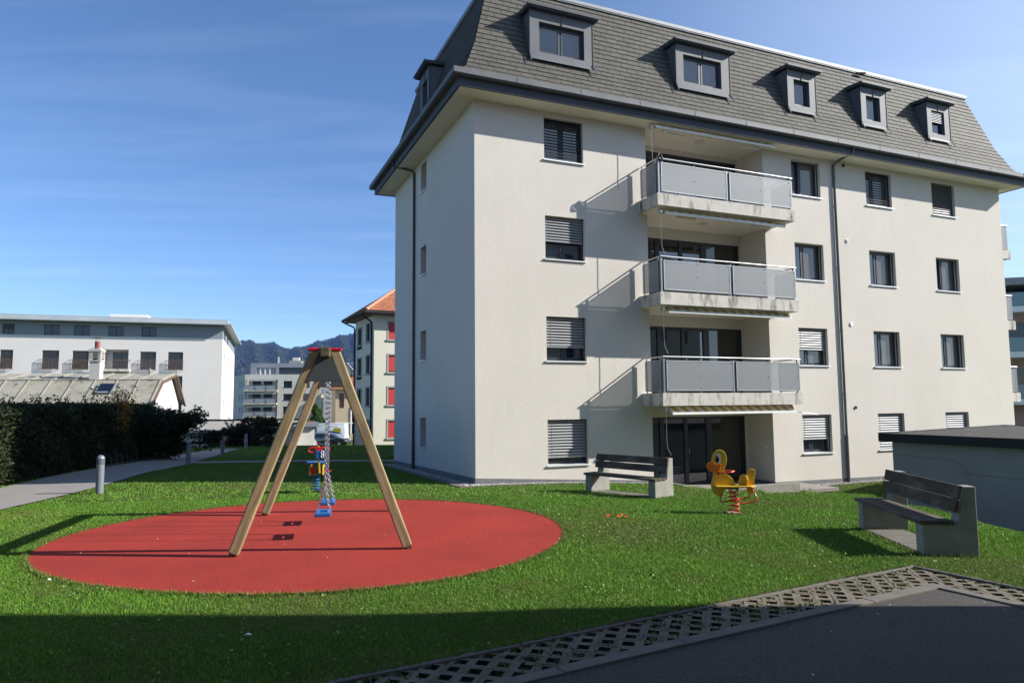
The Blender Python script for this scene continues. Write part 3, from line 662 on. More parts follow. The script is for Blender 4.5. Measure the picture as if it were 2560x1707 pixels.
# downpipes, vents
mb = MB(); mb.tube([(13.10, -.72, 10.13), (13.10, -.70, 9.99), (12.93, -.12, 9.80), (12.90, -.055, 9.72), (12.90, -.055, .62)], .042, 10); mb.cyl((12.90, -.055, .66), (12.90, -.055, -1.0), .05, 12)
for zz in (8.3, 6.2, 4.1, 2.0): mb.cyl((12.90, -.055, zz), (12.90, -.055, zz+.025), .052, 10); mb.box(12.895, 12.905, -.05, 0, zz, zz+.02)
mb.build('downpipe', m_zinc, bld, smooth=True)
mb = MB(); mb.tube([(-.72, 6.20, 10.13), (-.70, 6.20, 9.98), (-.12, 5.95, 9.80), (-.055, 5.92, 9.70), (-.055, 5.92, .5)], .042, 10); mb.cyl((-.055, 5.92, .55), (-.055, 5.92, -.7), .05, 12)
for zz in (8.3, 6.2, 4.1, 2.0): mb.cyl((-.055, 5.92, zz), (-.055, 5.92, zz+.025), .052, 10); mb.box(-.05, 0, 5.915, 5.925, zz, zz+.02)
mb.build('downpipe', m_zincd, bld, smooth=True)
for zz, mm, rr_ in ((9.80, m_under, .055), (1.56, m_under, .05), (7.18, m_whitep, .065), (4.34, m_whitep, .07)):
    v = MB().cyl((13.42, -.03, zz), (13.42, .01, zz), rr_, 20); v.build('vent_cap', mm, bld)
    if zz > 7 and zz < 8: MB().tube([(13.42+.035*math.cos(t), -.034, zz+.035*math.sin(t)) for t in np.linspace(0, 6.283, 16, endpoint=False)], .006, 6, True).build('vent_ring', m_rail, bld)
MB().box(9.845, 9.853, .30, .38, .30, .38).build('wall_socket', m_whitep, bld)

# chair and cable bundle on the top balcony
ch = thing('balcony_chair', 'shiny metal-legged chair standing on the top balcony behind the perforated panel', 'chair', L2W(6.35, -.45)+(7.64,), YAW)
mb = MB(); mb.tube([(-.22, 0, .42), (.22, 0, .42), (.22, .42, .42), (-.22, .42, .42)], .012, 6, True); mb.build('seat_frame', m_rail, ch)
MB().box(-.2, .2, .02, .4, .425, .45).build('seat', m_black, ch, bevel=.01)
for x, y in ((-.22, 0), (.22, 0), (.22, .42), (-.22, .42)): MB().cyl((x*1.1, y, .0), (x, y, .42), .011, 8).build('leg', m_rail, ch)
mb = MB(); mb.tube([(-.21, .42, .42), (-.2, .47, .82), (-.12, .48, .88), (.12, .48, .88), (.2, .47, .82), (.21, .42, .42)], .012, 6); mb.build('backrest', m_rail, ch)
cb_ = MB()
for k in range(7):
    cx_, cy_, cz_ = random.uniform(-.03, .03), random.uniform(-.03, .03), random.uniform(-.03, .05)
    cb_.tube([(cx_+.06*math.cos(t)*math.cos(k), cy_+.06*math.cos(t)*math.sin(k), cz_+.09*math.sin(t)) for t in np.linspace(0, 6.283, 14, endpoint=False)], .013, 6, True)
o = cb_.build('cable_bundle', m_steel, None, smooth=True); o.location = L2W(5.2, -.99)+(8.66,)
tag(o, 'grey coil of cable bundled over the corner of the top balcony rail', 'cable')

# gravel bed edging + patio
def Lt(u, n, z): x, y = L2W(u, n); return (x, y, z)
def zl(u, n): x, y = L2W(u, n); return z1(x, y)
mb = MB(); mb.T = None
def edging(p, q, wv, n_):
    for i in range(n_):
        a = [p[k]+(q[k]-p[k])*i/n_ for k in (0, 1)]; b = [p[k]+(q[k]-p[k])*((i+1)/n_)-(q[k]-p[k])*.004 for k in (0, 1)]
        c = [a, b, [b[0]+wv[0], b[1]+wv[1]], [a[0]+wv[0], a[1]+wv[1]]]
        vs = [Lt(u, n, zl(u, n)-.1) for u, n in c]+[Lt(u, n, zl(u, n)+.03) for u, n in c]
        mb.add(vs, [(3, 2, 1, 0), (4, 5, 6, 7), (0, 1, 5, 4), (1, 2, 6, 5), (2, 3, 7, 6), (3, 0, 4, 7)])
edging((-.62, -.62), (5.1, -.62), (0, .14), 6); edging((10.9, -.62), (22.4, -.62), (0, .14), 12); edging((-.62, -.48), (-.62, 9.3), (.22, 0), 10)
struct(mb.build('gravel_edging', m_kerb))
mb = MB(lambda u, n, z: Lt(u, n, z)); mb.box(5.42, 10.9, -1.45, 0, -.86, -.765); mb.box(5.42, 9.84, 0, 1.16, -.86, -.767); struct(mb.build('patio_slab', m_path))
pw = MB(lambda u, n, z: Lt(u, n, z)); pw.box(5.32, 5.42, -1.45, -.04, -1.0, -.40); pw.box(5.32, 9.3, -1.55, -1.45, -1.0, -.52)
tag(pw.build('retaining_edge', m_conc2, bevel=.01), 'low concrete retaining edge holding the lawn back from the sunken patio', 'low wall')
def pebbles(n_, rects, name):
    V = []; F = []; Cc = []
    for (u0, u1, n0, n1), cnt in rects:
        for k in range(int(cnt)):
            u, n = random.uniform(u0, u1), random.uniform(n0, n1); x, y = L2W(u, n); z = ZP(u, n)+random.uniform(0, .02); r_ = random.uniform(.012, .028); o = len(V)
            rot = random.random()*6.28; g = random.uniform(.28, .62)
            for dx, dy, dz in ((1, 0, 0), (-.3, .8, 0), (-.7, -.6, 0), (0, .1, .7), (0, 0, -.6)): V.append((x+r_*(dx*math.cos(rot)-dy*math.sin(rot)), y+r_*(dx*math.sin(rot)+dy*math.cos(rot)), z+dz*r_)); Cc.append((g, g*.97, g*.92))
            F += [(o, o+1, o+3), (o+1, o+2, o+3), (o+2, o, o+3), (o+1, o, o+4), (o+2, o+1, o+4), (o, o+2, o+4)]
    return struct(np_mesh(name, np.array(V), np.array(F), m_gravel, np.array(Cc)), 'stuff')
_pc = {}
def ZP(u, n):
    k = (round(u*2), round(n*2))
    if k not in _pc: _pc[k] = zl(k[0]/2, k[1]/2)
    return _pc[k]
pebbles(0, [((-.4, 5.3, -.48, -.02), 1700), ((10.9, 21.8, -.48, -.02), 3000), ((-.4, -.02, -.02, 8.8), 2200)], 'gravel')

# ------------------------------------------------------------------ swing set
FLp, FRp = Vector((-3.34, 8.49, .014)), Vector((-1.325, 8.866, .014)); BV = Vector((-.71, 3.08, 0))
sw = thing('swing_set', 'wooden A-frame double swing with red caps standing on the round red mat', 'swing', (-2.33, 8.68, 0))
O_ = Vector((-2.33, 8.68, 0)); fd = (FRp-FLp).normalized(); bd_ = BV.normalized(); AP = (FLp+FRp)/2-O_; AP.z = 0
def leg(foot, top, name='leg'):
    d = top-foot; Ln = d.length; me = MB()
    me.box(-.062, .062, -.058, .058, 0, Ln)
    o = me.build(name, m_wood, sw, bevel=.016); z = d.normalized(); x = (fd-z*fd.dot(z)).normalized(); y = z.cross(x)
    o.matrix_local = Matrix((x, y, z)).transposed().to_4x4() @ Matrix.Identity(4); o.location = foot
    return o
for off in (Vector((0, 0, 0)), BV):
    for f, sg in ((FLp, -1), (FRp, 1)):
        foot = f-O_+off+Vector((0, 0, .03)); top = AP+off+fd*(.115*sg)+Vector((0, 0, 2.47)); leg(foot, top)
        c = MB(); p = AP+off+fd*(.125*sg)+Vector((0, 0, 2.485)); c.obox(p-fd*.08, p+fd*.08, .135, .032); c.build('red_cap', m_red, sw, bevel=.008)
        s_ = MB(); s_.obox(foot+Vector((0, 0, -.03))+fd*sg*.03, foot+Vector((0, 0, .035))+fd*sg*.01, .05, .09, bd_); s_.build('foot_bracket', m_steel, sw)
# gusset plates (front and back of the beam)
for off in (bd_*(-.066), bd_*.066, BV-bd_*.066, BV+bd_*.066):
    g = MB(); q = [AP+off+fd*x+Vector((0, 0, z)) for x, z in ((-.06, 2.42), (.06, 2.42), (.215, 2.09), (-.215, 2.09))]
    g.add(q+[p+bd_*.005 for p in q], [(0, 1, 2, 3), (7, 6, 5, 4), (0, 1, 5, 4), (1, 2, 6, 5), (2, 3, 7, 6), (3, 0, 4, 7)]); g.build('gusset_plate', m_steel, sw)
bm = MB(); bm.box(-.065, .065, -.065, .065, 0, BV.length+.30); bo = bm.build('beam', mat('weathered_beam', (.13, .115, .06), .85, col2=(.05, .045, .025), nscale=6, bump=.4, bscale=25, bdist=.004), sw, bevel=.018); z = bd_; x = fd; y = z.cross(x)
bo.matrix_local = Matrix((x, y, z)).transposed().to_4x4(); bo.location = AP-bd_*.15+Vector((0, 0, 2.445))
def link(mb, c, ax, side, L_=.036, W_=.022, r_=.0042):
    pts = []
    for k in range(10):
        t = 2*math.pi*k/10; pts.append(c+ax*(math.sin(t)*L_*.5+(.006 if math.sin(t) > 0 else -.006))+side*math.cos(t)*W_*.5)
    mb.tube(pts, r_, 5, True)
def chain(mb, p, q):
    d = q-p; n_ = max(2, int(d.length/.036)); ax = d.normalized(); a = ax.orthogonal().normalized(); b = ax.cross(a)
    for i in range(n_): link(mb, p+d*((i+.5)/n_), ax, a if i % 2 else b)
for t, nm, swg in ((1.02, 'near', -.02), (2.13, 'far', .03)):
    C0 = AP+bd_*t; zs = .335
    seat = MB(); hx, hy = .105, .215
    sc0 = C0+fd*(-.03 if nm == 'near' else .0)
    for (a0, a1, b0, b1) in ((-hx, hx, -hy, -.10), (-hx, hx, .10, hy), (-hx, -.045, -.10, .10), (.045, hx, -.10, .10)):
        seat.obox(sc0+fd*((a0+a1)/2)+bd_*b0+Vector((0, 0, zs)), sc0+fd*((a0+a1)/2)+bd_*b1+Vector((0, 0, zs)), a1-a0, .05)
    st = seat.build('seat', m_blue, sw, bevel=.012)
    for sg in (-1, 1):
        topc = C0+bd_*sg*.24+Vector((0, 0, 2.37)); mid = C0+bd_*sg*.225+fd*(-.01)+Vector((0, 0, .78))
        ch_ = MB(); ch_.cyl(topc, topc+Vector((0, 0, .06)), .018, 8); chain(ch_, topc, mid)
        for s2 in (-1, 1): chain(ch_, mid, sc0+bd_*sg*.19+fd*s2*.085+Vector((0, 0, zs+.03)))
        ch_.build('chain', m_chain, sw, smooth=True)

# ------------------------------------------------------------------ benches
def bench(name, label, P0, ang, length, low):
    """local x along the bench, y towards the back"""
    b = thing(name, label, 'bench', (P0[0], P0[1], 0), ang, 'plank benches on the lawn')
    ca, sa = math.cos(ang), math.sin(ang)
    def zz(x, y): return z1(P0[0]+x*ca-y*sa, P0[1]+x*sa+y*ca)
    z0 = zz(length/2, .25)
    H = .0
    for x0 in (0, length-.17):
        m = MB(); prof_ = [(0, z0-.15), (.59, z0-.15), (.59, z0+.78), (.455, z0+.78), (.38, z0+.36), (0, z0+.36)]
        m.prism([(p[0], p[1]) for p in prof_], 0, x0, x0+.17); m.build('support', m_conc2, b, bevel=.008)
    for k in range(3): MB().box(-.03, length+.02, -.03+k*.128, .085+k*.128, z0+.362, z0+.405).build('seat_plank', m_woodd, b, bevel=.006)
    for k in range(2):
        m = MB(); zc = z0+.50+k*.155; yo = .385-.0+(k*.035)
        m.add([(x, y, z) for (y, z) in ((yo-.045, zc), (yo, zc-.008), (yo+.03, zc+.132), (yo-.015, zc+.14)) for x in (-.03, length+.02)], [(0, 1, 3, 2), (2, 3, 5, 4), (4, 5, 7, 6), (6, 7, 1, 0), (0, 2, 4, 6), (1, 7, 5, 3)])
        m.build('back_plank', m_woodd, b, bevel=.006)
    sl = MB()
    for k in range(3):
        xa, xb = .17+k*(length-.34)/3+.005, .17+(k+1)*(length-.34)/3-.005
        c = [(xa, .02), (xb, .02), (xb, .5), (xa, .5)]; sl.add([(x, y, z0-.1) for x, y in c]+[(x, y, zz(x, y)+.022) for x, y in c], [(4, 5, 6, 7), (0, 1, 5, 4), (1, 2, 6, 5), (2, 3, 7, 6), (3, 0, 4, 7)])
    sl.build('ground_slab', m_kerb, b)
    return b
bench('park_bench', 'weathered plank bench on concrete supports seen from the front, before the ground-floor glass doors', (1.56, 15.26), R(-49), 1.86, 0)
bench('park_bench', 'weathered plank bench on dark shaded concrete supports, by the grey garage wall at the right', (4.78, 9.85), R(-96), 1.88, 0)

# ------------------------------------------------------------------ duck spring rider
def plate(poly, y0, y1, m, name, parent, bevel=.006):
    mb = MB(); mb.prism(poly, 1, y0, y1); return mb.build(name, m, parent, bevel=bevel)
def catmull(P, n=6):
    out = []; N = len(P)
    for i in range(N):
        p0, p1, p2, p3 = (Vector(P[(i+k) % N]) for k in (-1, 0, 1, 2))
        for k in range(n):
            t = k/n; out.append(tuple(.5*((2*p1)+(-p0+p2)*t+(2*p0-5*p1+4*p2-p3)*t*t+(-p0+3*p1-3*p2+p3)*t**3)))
    return out
def spring(mb, c, r0, r1, z0, z1_, turns, w_=.011):
    n_ = int(turns*20); mb.tube([(c[0]+(r0+(r1-r0)*i/n_)*math.cos(2*math.pi*turns*i/n_), c[1]+(r0+(r1-r0)*i/n_)*math.sin(2*math.pi*turns*i/n_), z0+(z1_-z0)*i/n_) for i in range(n_+1)], w_, 8)
dk = thing('duck_spring_rider', 'yellow duck spring rider with orange beak and red coil spring on the lawn', 'spring rider', (3.68, 11.85, -.10), R(-3))
MB().lathe([(0, 0), (.125, 0), (.13, .03), (.12, .06), (0, .06)], (0, 0, .0)).build('base_plate', mat('base_paint', (.42, .26, .22), .8), dk, smooth=True)
mb = MB(); spring(mb, (0, 0), .095, .075, .06, .44, 5.2, .0125); mb.build('spring', m_redm, dk, smooth=True)
MB().cyl((0, 0, .44), (0, 0, .465), .10, 20).build('spring_mount', m_steel, dk)
# body board: head/neck/chest outline in x-z
head = [(-.21, 1.09), (-.275, 1.07), (-.325, .99), (-.34, .90), (-.325, .80), (-.315, .72), (-.33, .63), (-.36, .53), (-.355, .43), (-.31, .355), (-.22, .315), (-.17, .34), (-.15, .41), (-.05, .45), (.02, .475), (.035, .52), (.0, .60), (-.07, .665), (-.125, .71), (-.138, .76), (-.105, .84), (-.088, .93), (-.108, 1.02), (-.15, 1.075)]
plate(catmull([(x, z-.0) for x, z in head], 5), -.0125, .0125, m_yellow, 'body', dk)
bodyo = dk.children[-1]
plate(catmull([(-.365, .885), (-.41, .86), (-.425, .81), (-.395, .755), (-.33, .715), (-.26, .71), (-.215, .75), (-.19, .835), (-.21, .86), (-.27, .845), (-.32, .89)], 4), -.026, -.014, m_orange, 'beak', dk, .003)
plate(catmull([(-.365, .885), (-.41, .86), (-.425, .81), (-.395, .755), (-.33, .715), (-.26, .71), (-.215, .75), (-.19, .835), (-.21, .86), (-.27, .845), (-.32, .89)], 4), .014, .026, m_orange, 'beak', dk, .003)
sm = [(-.37, .79), (-.32, .76), (-.26, .775), (-.22, .82)]
for sy in (-.028, .028): MB().tube([(x, sy, z) for x, z in catmull(sm, 6)[:18]], .0022, 5).build('beak_line', m_brown, dk)
for sy, a in ((-1, 0), (1, 0)):
    y0 = .0135*sy; y1 = .0155*sy; y2 = .0175*sy; y3 = .0195*sy
    E_ = [(-.235+.046*math.cos(t), .945+.085*math.sin(t)) for t in np.linspace(0, 6.283, 24, endpoint=False)]; plate(E_, min(y0, y1), max(y0, y1), m_whitep, 'eye_white', dk, 0)
    E_ = [(-.248+.030*math.cos(t), .935+.062*math.sin(t)) for t in np.linspace(0, 6.283, 24, endpoint=False)]; plate(E_, min(y1, y2), max(y1, y2), m_black, 'pupil', dk, 0)
    E_ = [(-.24+.007*math.cos(t), .975+.011*math.sin(t)) for t in np.linspace(0, 6.283, 12, endpoint=False)]; plate(E_, min(y2, y3), max(y2, y3), m_whitep, 'eye_glint', dk, 0)
mb = MB(); mb.prism([(-.30, -.15), (-.10, -.165), (.26, -.16), (.34, -.12), (.34, .12), (.26, .16), (-.10, .165), (-.30, .15)], 2, .476, .502); mb.build('seat', m_yellow, dk, bevel=.006)
plate(catmull([(.11, .50), (.115, .62), (.15, .67), (.23, .675), (.29, .65), (.30, .50)], 4), -.0, .02, m_yellow, 'side_fin', dk)
mb = MB(); mb.prism([(-.09, .503), (-.10, .60), (-.075, .655), (0, .67), (.075, .655), (.10, .60), (.09, .503)], 0, .20, .222); mb.build('backrest', m_yellow, dk, bevel=.006)
plate(catmull([(.26, .50), (.25, .62), (.24, .70), (.27, .76), (.33, .77), (.375, .74), (.36, .64), (.345, .52), (.335, .40), (.30, .36), (.25, .37), (.22, .44)], 4), -.0125, .0125, m_yellow, 'tail', dk)
mb = MB(); mb.tube([(-.10+.125*math.cos(t), .15*math.sin(t), .725+.015*math.cos(t)) for t in np.linspace(0, 6.283, 26, endpoint=False)], .0115, 8, True)
mb.cyl((-.235, -.035, .70), (-.235, .035, .70), .024, 12); mb.build('handle', m_redm, dk, smooth=True)
for sy in (-1, 1):
    mb = MB(); mb.tube([(-.07, .05*sy, .475), (-.02, .13*sy, .36), (.055, .22*sy, .24), (.09, .225*sy, .225), (.30, .22*sy, .27), (.335, .21*sy, .30), (.31, .14*sy, .40), (.26, .08*sy, .475)], .0125, 8); mb.build('foot_bar', m_redm, dk, smooth=True)
mb = MB(); mb.tube([(-.20, 0, .38), (-.22, -.03, .25), (-.20, -.05, .225), (-.02, -.10, .28), (.02, -.13, .29)], .0125, 8); mb.build('foot_bar', m_redm, dk, smooth=True)

# ------------------------------------------------------------------ small vehicle-like spring rider with the 8
sr = thing('spring_rider', 'yellow and blue spring rider with an 8 on it, behind the swing chains', 'spring rider', (-4.20, 15.4, z1(-4.2, 15.4)), R(12))
MB().lathe([(0, 0), (.12, 0), (.12, .05), (0, .05)]).build('base_plate', m_steel, sr, smooth=True)
mb = MB(); spring(mb, (-.10, 0), .085, .085, .05, .36, 5); mb.build('spring', m_blue, sr, smooth=True)
mb = MB(); mb.cyl((-.10, 0, .36), (-.10, 0, .38), .09, 16); mb.build('spring_mount', m_steel, sr)
for x in (-.21, .06):
    mb = MB(); mb.prism([(-.30, .40), (.28, .36), (.30, .52), (.20, .66), (-.28, .64)], 0, x-.01, x+.01); mb.build('side_panel', m_yellow, sr, bevel=.004)
mb = MB(); mb.box(-.28, .12, -.34, .10, .645, .672); mb.build('seat', m_blue, sr, bevel=.006)
mb = MB(); mb.box(-.19, -.10, -.32, -.30, .42, .58); mb.build('front_panel', m_red, sr)
mb = MB(); mb.obox((.0, -.36, .44), (-.03, -.34, 1.02), .035, .022, (0, 1, 0)); mb.build('steering_post', m_yellow, sr, bevel=.004)
mb = MB(); mb.box(-.085, .155, -.395, -.378, .75, .93); pn = mb.build('number_plate', m_blue, sr, bevel=.006)
mb = MB()
for cz_ in (.80+.0, .872): mb.tube([(.055+.026*math.cos(t), -.399, cz_+.008+.032*math.sin(t)) for t in np.linspace(0, 6.283, 18, endpoint=False)], .0085, 6, True)
mb.build('number_eight', m_whitep, pn)
mb = MB()
for sx in (-1, 1): mb.tube([(-.02+sx*.05, -.36, .985), (-.02+sx*.17, -.36, .985), (-.02+sx*.205, -.36, .965), (-.02+sx*.215, -.36, .935), (-.02+sx*.20, -.36, .905), (-.02+sx*.16, -.36, .885), (-.02+sx*.05, -.36, .885)], .017, 8)
mb.build('handle', m_red, sr, smooth=True); MB().box(-.09, .06, -.375, -.36, .90, .995).build('handle_board', m_red, sr, bevel=.006)
mb = MB(); mb.cyl((-.25, -.1, .46), (.24, -.1, .46), .017, 10); mb.build('foot_bar', m_red, sr, smooth=True)

# ------------------------------------------------------------------ bollard lamps
def bollard(x, y, first=None, label=None):
    z = z1(x, y)
    if first is None:
        b = thing('bollard_light', label, 'bollard', (x, y, z), 0, 'bollard lights along the path')
        MB().cyl((0, 0, -.1), (0, 0, .655), .083, 28).build('post', m_bollard, b, smooth=True)
        mb = MB()
        for k in range(5): mb.lathe([(.06, .665+k*.02), (.085, .667+k*.02), (.085, .677+k*.02), (.06, .681+k*.02)], n=28)
        mb.build('louvre', m_bollard, b, smooth=True)
        mb = MB(); mb.cyl((0, 0, .65), (0, 0, .77), .058, 20); mb.build('lamp', m_lampg, b, smooth=True)
        MB().lathe([(.0, .765)]+[(.086*math.cos(t), .772+.088*math.sin(t)) for t in np.linspace(0, math.pi/2, 9)], n=28).build('dome_cap', m_bollard, b, smooth=True)
        return b
    c = copy_tree(first); c.location = (x, y, z); c['label'] = label; return c
b0 = bollard(-9.33, 15.95, None, 'grey dome-topped bollard light nearest the camera, standing in sunlight beside the path')
bollard(-11.75, 25.5, b0, 'shaded bollard light at the fork where the narrow cross path leaves')
bollard(-12.75, 30.9, b0, 'shaded bollard light at the lawn edge, in front of the reddish round shrub')
bollard(-15.1, 39.8, b0, 'smallest farthest bollard light, between the two round shrubs')

# bike rack
br = thing('bike_rack', 'low chrome loop bicycle rack on twin rails along the dark hedge', 'bike rack', (-13.95, 24.2, z1(-13.95, 24.2)), math.atan2(8.6, -1.55))
def zr_(x, y=0): a = math.atan2(8.6, -1.55); return z1(-13.95+x*math.cos(a)-y*math.sin(a), 24.2+x*math.sin(a)+y*math.cos(a))-z1(-13.95, 24.2)
for y in (0, .35):
    mb = MB(); mb.tube([(x, y, zr_(x, y)+.05) for x in np.arange(0, 8.6, .5)], .02, 6); mb.build('rail', m_steel, br)
for k in range(16):
    x = .4+k*.52; z0 = zr_(x); mb = MB(); h = .42+(.12 if k % 2 else 0)
    mb.tube([(x, 0, z0+.05), (x, .02, z0+h-.1), (x+.03, .1, z0+h), (x+.05, .22, z0+h-.05), (x+.06, .33, z0+.06)], .007, 6); mb.tube([(x+.1, 0, z0+.05), (x+.1, .05, z0+h-.15), (x+.1, .16, z0+h-.05), (x+.1, .3, z0+.2), (x+.1, .35, z0+.06)], .006, 6)
    mb.build('loop', m_post, br)

# ------------------------------------------------------------------ concrete garage at the right
ga = thing('garage_building', 'low grey rendered flat-roofed garage with gravel roof behind the right bench', 'garage', (9.85, 18.28, 0))
gd = Vector((.3916, -.9202)); gb = Vector((.80, .60))
def GP(a, b, z): p = gd*a+gb*b; return (p.x, p.y, z)
def gbox(mb, a0, a1, b0, b1, z0, z1_): mb.T = GP; mb.box(a0, a1, b0, b1, z0, z1_)
mb = MB(); gbox(mb, 0, 11, 0, 8, -2.2, .80); mb.build('wall', m_garwall, ga)
mb = MB(); gbox(mb, -.26, 11.2, -.26, -.2, .73, .945); gbox(mb, -.26, -.2, -.2, 8.2, .73, .945); gbox(mb, 11.14, 11.2, -.2, 8.2, .73, .945); gbox(mb, -.2, 11.14, 8.14, 8.2, .73, .945); gbox(mb, -.2, 11.14, -.2, 8.14, .76, .80); mb.build('fascia', m_under, ga)
V = []; F = []; na, nb = 90, 60
for i in range(na+1):
    for j in range(nb+1):
        a, b = -.2+11.34*i/na, -.2+8.34*j/nb; p = GP(a, b, 0); q = Vector((a*6, b*6, 0))
        V.append((p[0], p[1], 0.915+.03*mnoise.noise(q)+.012*mnoise.noise(q*4)))
for i in range(na):
    for j in range(nb): k = i*(nb+1)+j; F.append((k, k+1, k+nb+2, k+nb+1))
np_mesh('roof_gravel', np.array(V), np.array(F), m_garroof, None, ga)
pts = [(.1, .40), (1.2, .36), (1.7, .33), (1.8, .25), (1.9, .12), (2.0, .06), (3.0, .05), (4.5, .03)]
mb = MB(); mb.tube([GP(a, -.001, z) for a, z in pts], .0035, 5); mb.build('crack', m_under, ga)

# litter
mb = MB()
for k in range(70):
    t = random.uniform(0, 6.28); r_ = 3.2*math.sqrt(random.random()); x, y = MC[0]+r_*math.cos(t), MC[1]+r_*math.sin(t); a = random.random()*6; q = random.uniform(.006, .018)
    mb.add([(x+q*math.cos(a), y+q*math.sin(a), .016), (x+q*.5*math.cos(a+2), y+q*.5*math.sin(a+2), .020), (x-q*math.cos(a), y-q*math.sin(a), .017), (x+q*.5*math.cos(a-2), y+q*.5*math.sin(a-2), .016)], [(0, 1, 2, 3)])
struct(mb.build('mat_debris', mat('debris', (.55, .45, .32), .9)), 'stuff')
mb = MB()
for k in range(60):
    x, y = AB(random.uniform(.7, 6), random.uniform(.7, 6)); a = random.random()*6; q = random.uniform(.006, .02)
    mb.add([(x+q*math.cos(a), y+q*math.sin(a), z1(x, y)-.006), (x+q*.5*math.cos(a+2), y+q*.5*math.sin(a+2), z1(x, y)-.004), (x-q*math.cos(a), y-q*math.sin(a), z1(x, y)-.006), (x+q*.5*math.cos(a-2), y+q*.5*math.sin(a-2), z1(x, y)-.003)], [(0, 1, 2, 3)])
struct(mb.build('asphalt_debris', mat('debris_pale', (.5, .52, .5), .9)), 'stuff')
mb = MB()
for k in range(9):
    x, y, a = random.uniform(-.16, .16), random.uniform(-.07, .07), random.random()*6; r_ = random.uniform(.02, .05)
    mb.add([(x+r_*math.cos(a), y+r_*math.sin(a), random.uniform(.02, .05)), (x+r_*math.cos(a+2), y+r_*math.sin(a+2), random.uniform(.01, .06)), (x+r_*math.cos(a+4), y+r_*math.sin(a+4), random.uniform(.02, .07))], [(0, 1, 2)])
o = mb.build('orange_leaf_litter', mat('orange_scrap', (.75, .09, .01), .6)); o.location = (1.62, 11.2, z1(1.62, 11.2)); tag(o, 'crumpled orange-red scrap lying on the lawn between mat and duck', 'litter')
def scrap(x, y, s_, lab, c=(.75, .75, .72)):
    mb = MB(); mb.add([(-s_, 0, .0), (0, -s_*.5, .012), (s_, .1*s_, .004), (.1*s_, s_*.5, .015), (0, 0, .02)], [(0, 1, 4), (1, 2, 4), (2, 3, 4), (3, 0, 4)]); o = mb.build('paper_scrap', mat('paper', c, .8)); o.location = (x, y, z1(x, y)+.04); tag(o, lab, 'litter')
scrap(-2.02, 5.45, .035, 'small white paper scrap on the shaded grass at the bottom left'); scrap(-4.75, 7.3, .03, 'small white scrap at the lower left edge of the red mat')

# ------------------------------------------------------------------ background buildings
def far_window(root, T, s0, s1, z0, z1_, d=.16, n_=2, fm=None, name='window', gm=None, blind=None, sill=False, label=None):
    fm = fm or m_frame; mb = MB(T); ring(mb, s0, s1, z0, z1_, d, d+.06, .06)
    for k in range(1, n_): c = s0+(s1-s0)*k/n_; mb.box(c-.04, c+.04, d, d+.06, z0+.06, z1_-.06)
    mb.box(s0, s1, d+.065, d+.07, z0, z1_)
    if sill: mb.box(s0-.05, s1+.05, -.06, d, z0-.06, z0)
    fr = mb.build(name, fm, root)
    if label: fr['label'] = label
    MB(T).box(s0+.06, s1-.06, d+.03, d+.04, z0+.06, z1_-.06).build('pane', gm or m_glass2, fr)
    if blind:
        mb = MB(T); zz = z1_-.02
        while zz > z1_-(z1_-z0)*blind: mb.quad((s0+.05, .07, zz), (s1-.05, .07, zz), (s1-.05, .10, zz-.10), (s0+.05, .10, zz-.10)); zz -= .12
        mb.build('blind', m_slatd, fr)
    return fr

# long white block at the left
b1 = thing('long_apartment_block', 'long white apartment block with grey attic storey and flat overhanging roof at the left', 'building', (-34.57, 83, 0), R(19))
W1, D1 = 34, 28
R1 = [(-22.4-3.5, -21.2-3.5), (-22.42, -21.20), (-18.48, -16.84), (-15.56, -13.95), (-8.76, -7.11), (-5.86, -4.26)]
AT = [(-26, -24.5), (-22.32, -21.2), (-18.42, -16.9), (-15.5, -13.95), (-12.1, -10.55), (-8.7, -7.15)]
T1r = lambda s, d, z: (-d, s, z)
hs = [(a, b, 5.98, 8.08) for a, b in R1]+[(a, b, 5.98-2.8*k, 8.08-2.8*k) for a, b in R1 for k in (1, 2)]
mb = MB(); wall(mb, -W1, 0, -4, 9.75, hs+[(-12.5, -9.96, 6.0, 8.27)], .2)
s1 = [(a, a+1.9, z, z+1.05) for a in (3.2, 11.6) for z in (7.15, 4.3, 1.4)]
mb.T = T1r; wall(mb, 0, D1, -4, 9.75, s1, .25)
mb.T = None; mb.quad((-W1, 0, -4), (-W1, D1, -4), (-W1, D1, 9.75), (-W1, 0, 9.75)); mb.quad((-W1, D1, -4), (0, D1, -4), (0, D1, 9.75), (-W1, D1, 9.75))
mb.box(-12.5, -9.96, 1.6, 1.7, 5.9, 8.3)
for x in (-12.5, -9.96): mb.quad((x, .2, 6), (x, 1.6, 6), (x, 1.6, 8.27), (x, .2, 8.27))
mb.quad((-12.5, 0, 8.27), (-9.96, 0, 8.27), (-9.96, 1.6, 8.27), (-12.5, 1.6, 8.27)); mb.quad((-12.5, 0, 6), (-9.96, 0, 6), (-9.96, 1.6, 6), (-12.5, 1.6, 6))
mb.build('wall', m_b1, b1)
mb = MB(); wall(mb, -W1, -.04, 9.75, 11.3, [(a, b, 9.80, 10.93) for a, b in AT], .15, .04); mb.T = T1r; wall(mb, 0.05, D1, 9.75, 11.3, [(3, 6, 9.85, 10.9), (9, 12, 9.85, 10.9)], .15, .04)
mb.T = None; mb.quad((-W1, .05, 11.3), (-.04, .05, 11.3), (-.04, D1, 11.3), (-W1, D1, 11.3)); mb.box(-5.2, -4.4, .0, .04, 9.84, 10.92)
mb.build('attic_storey', m_b1g, b1)
mb = MB(); mb.box(-W1-1, .95, -1.15, D1+1, 11.33, 11.50); mb.box(-W1-1, .6, -.8, D1+.6, 11.50, 11.95); mb.box(-W1, 0, -.03, .0, 9.70, 9.78)
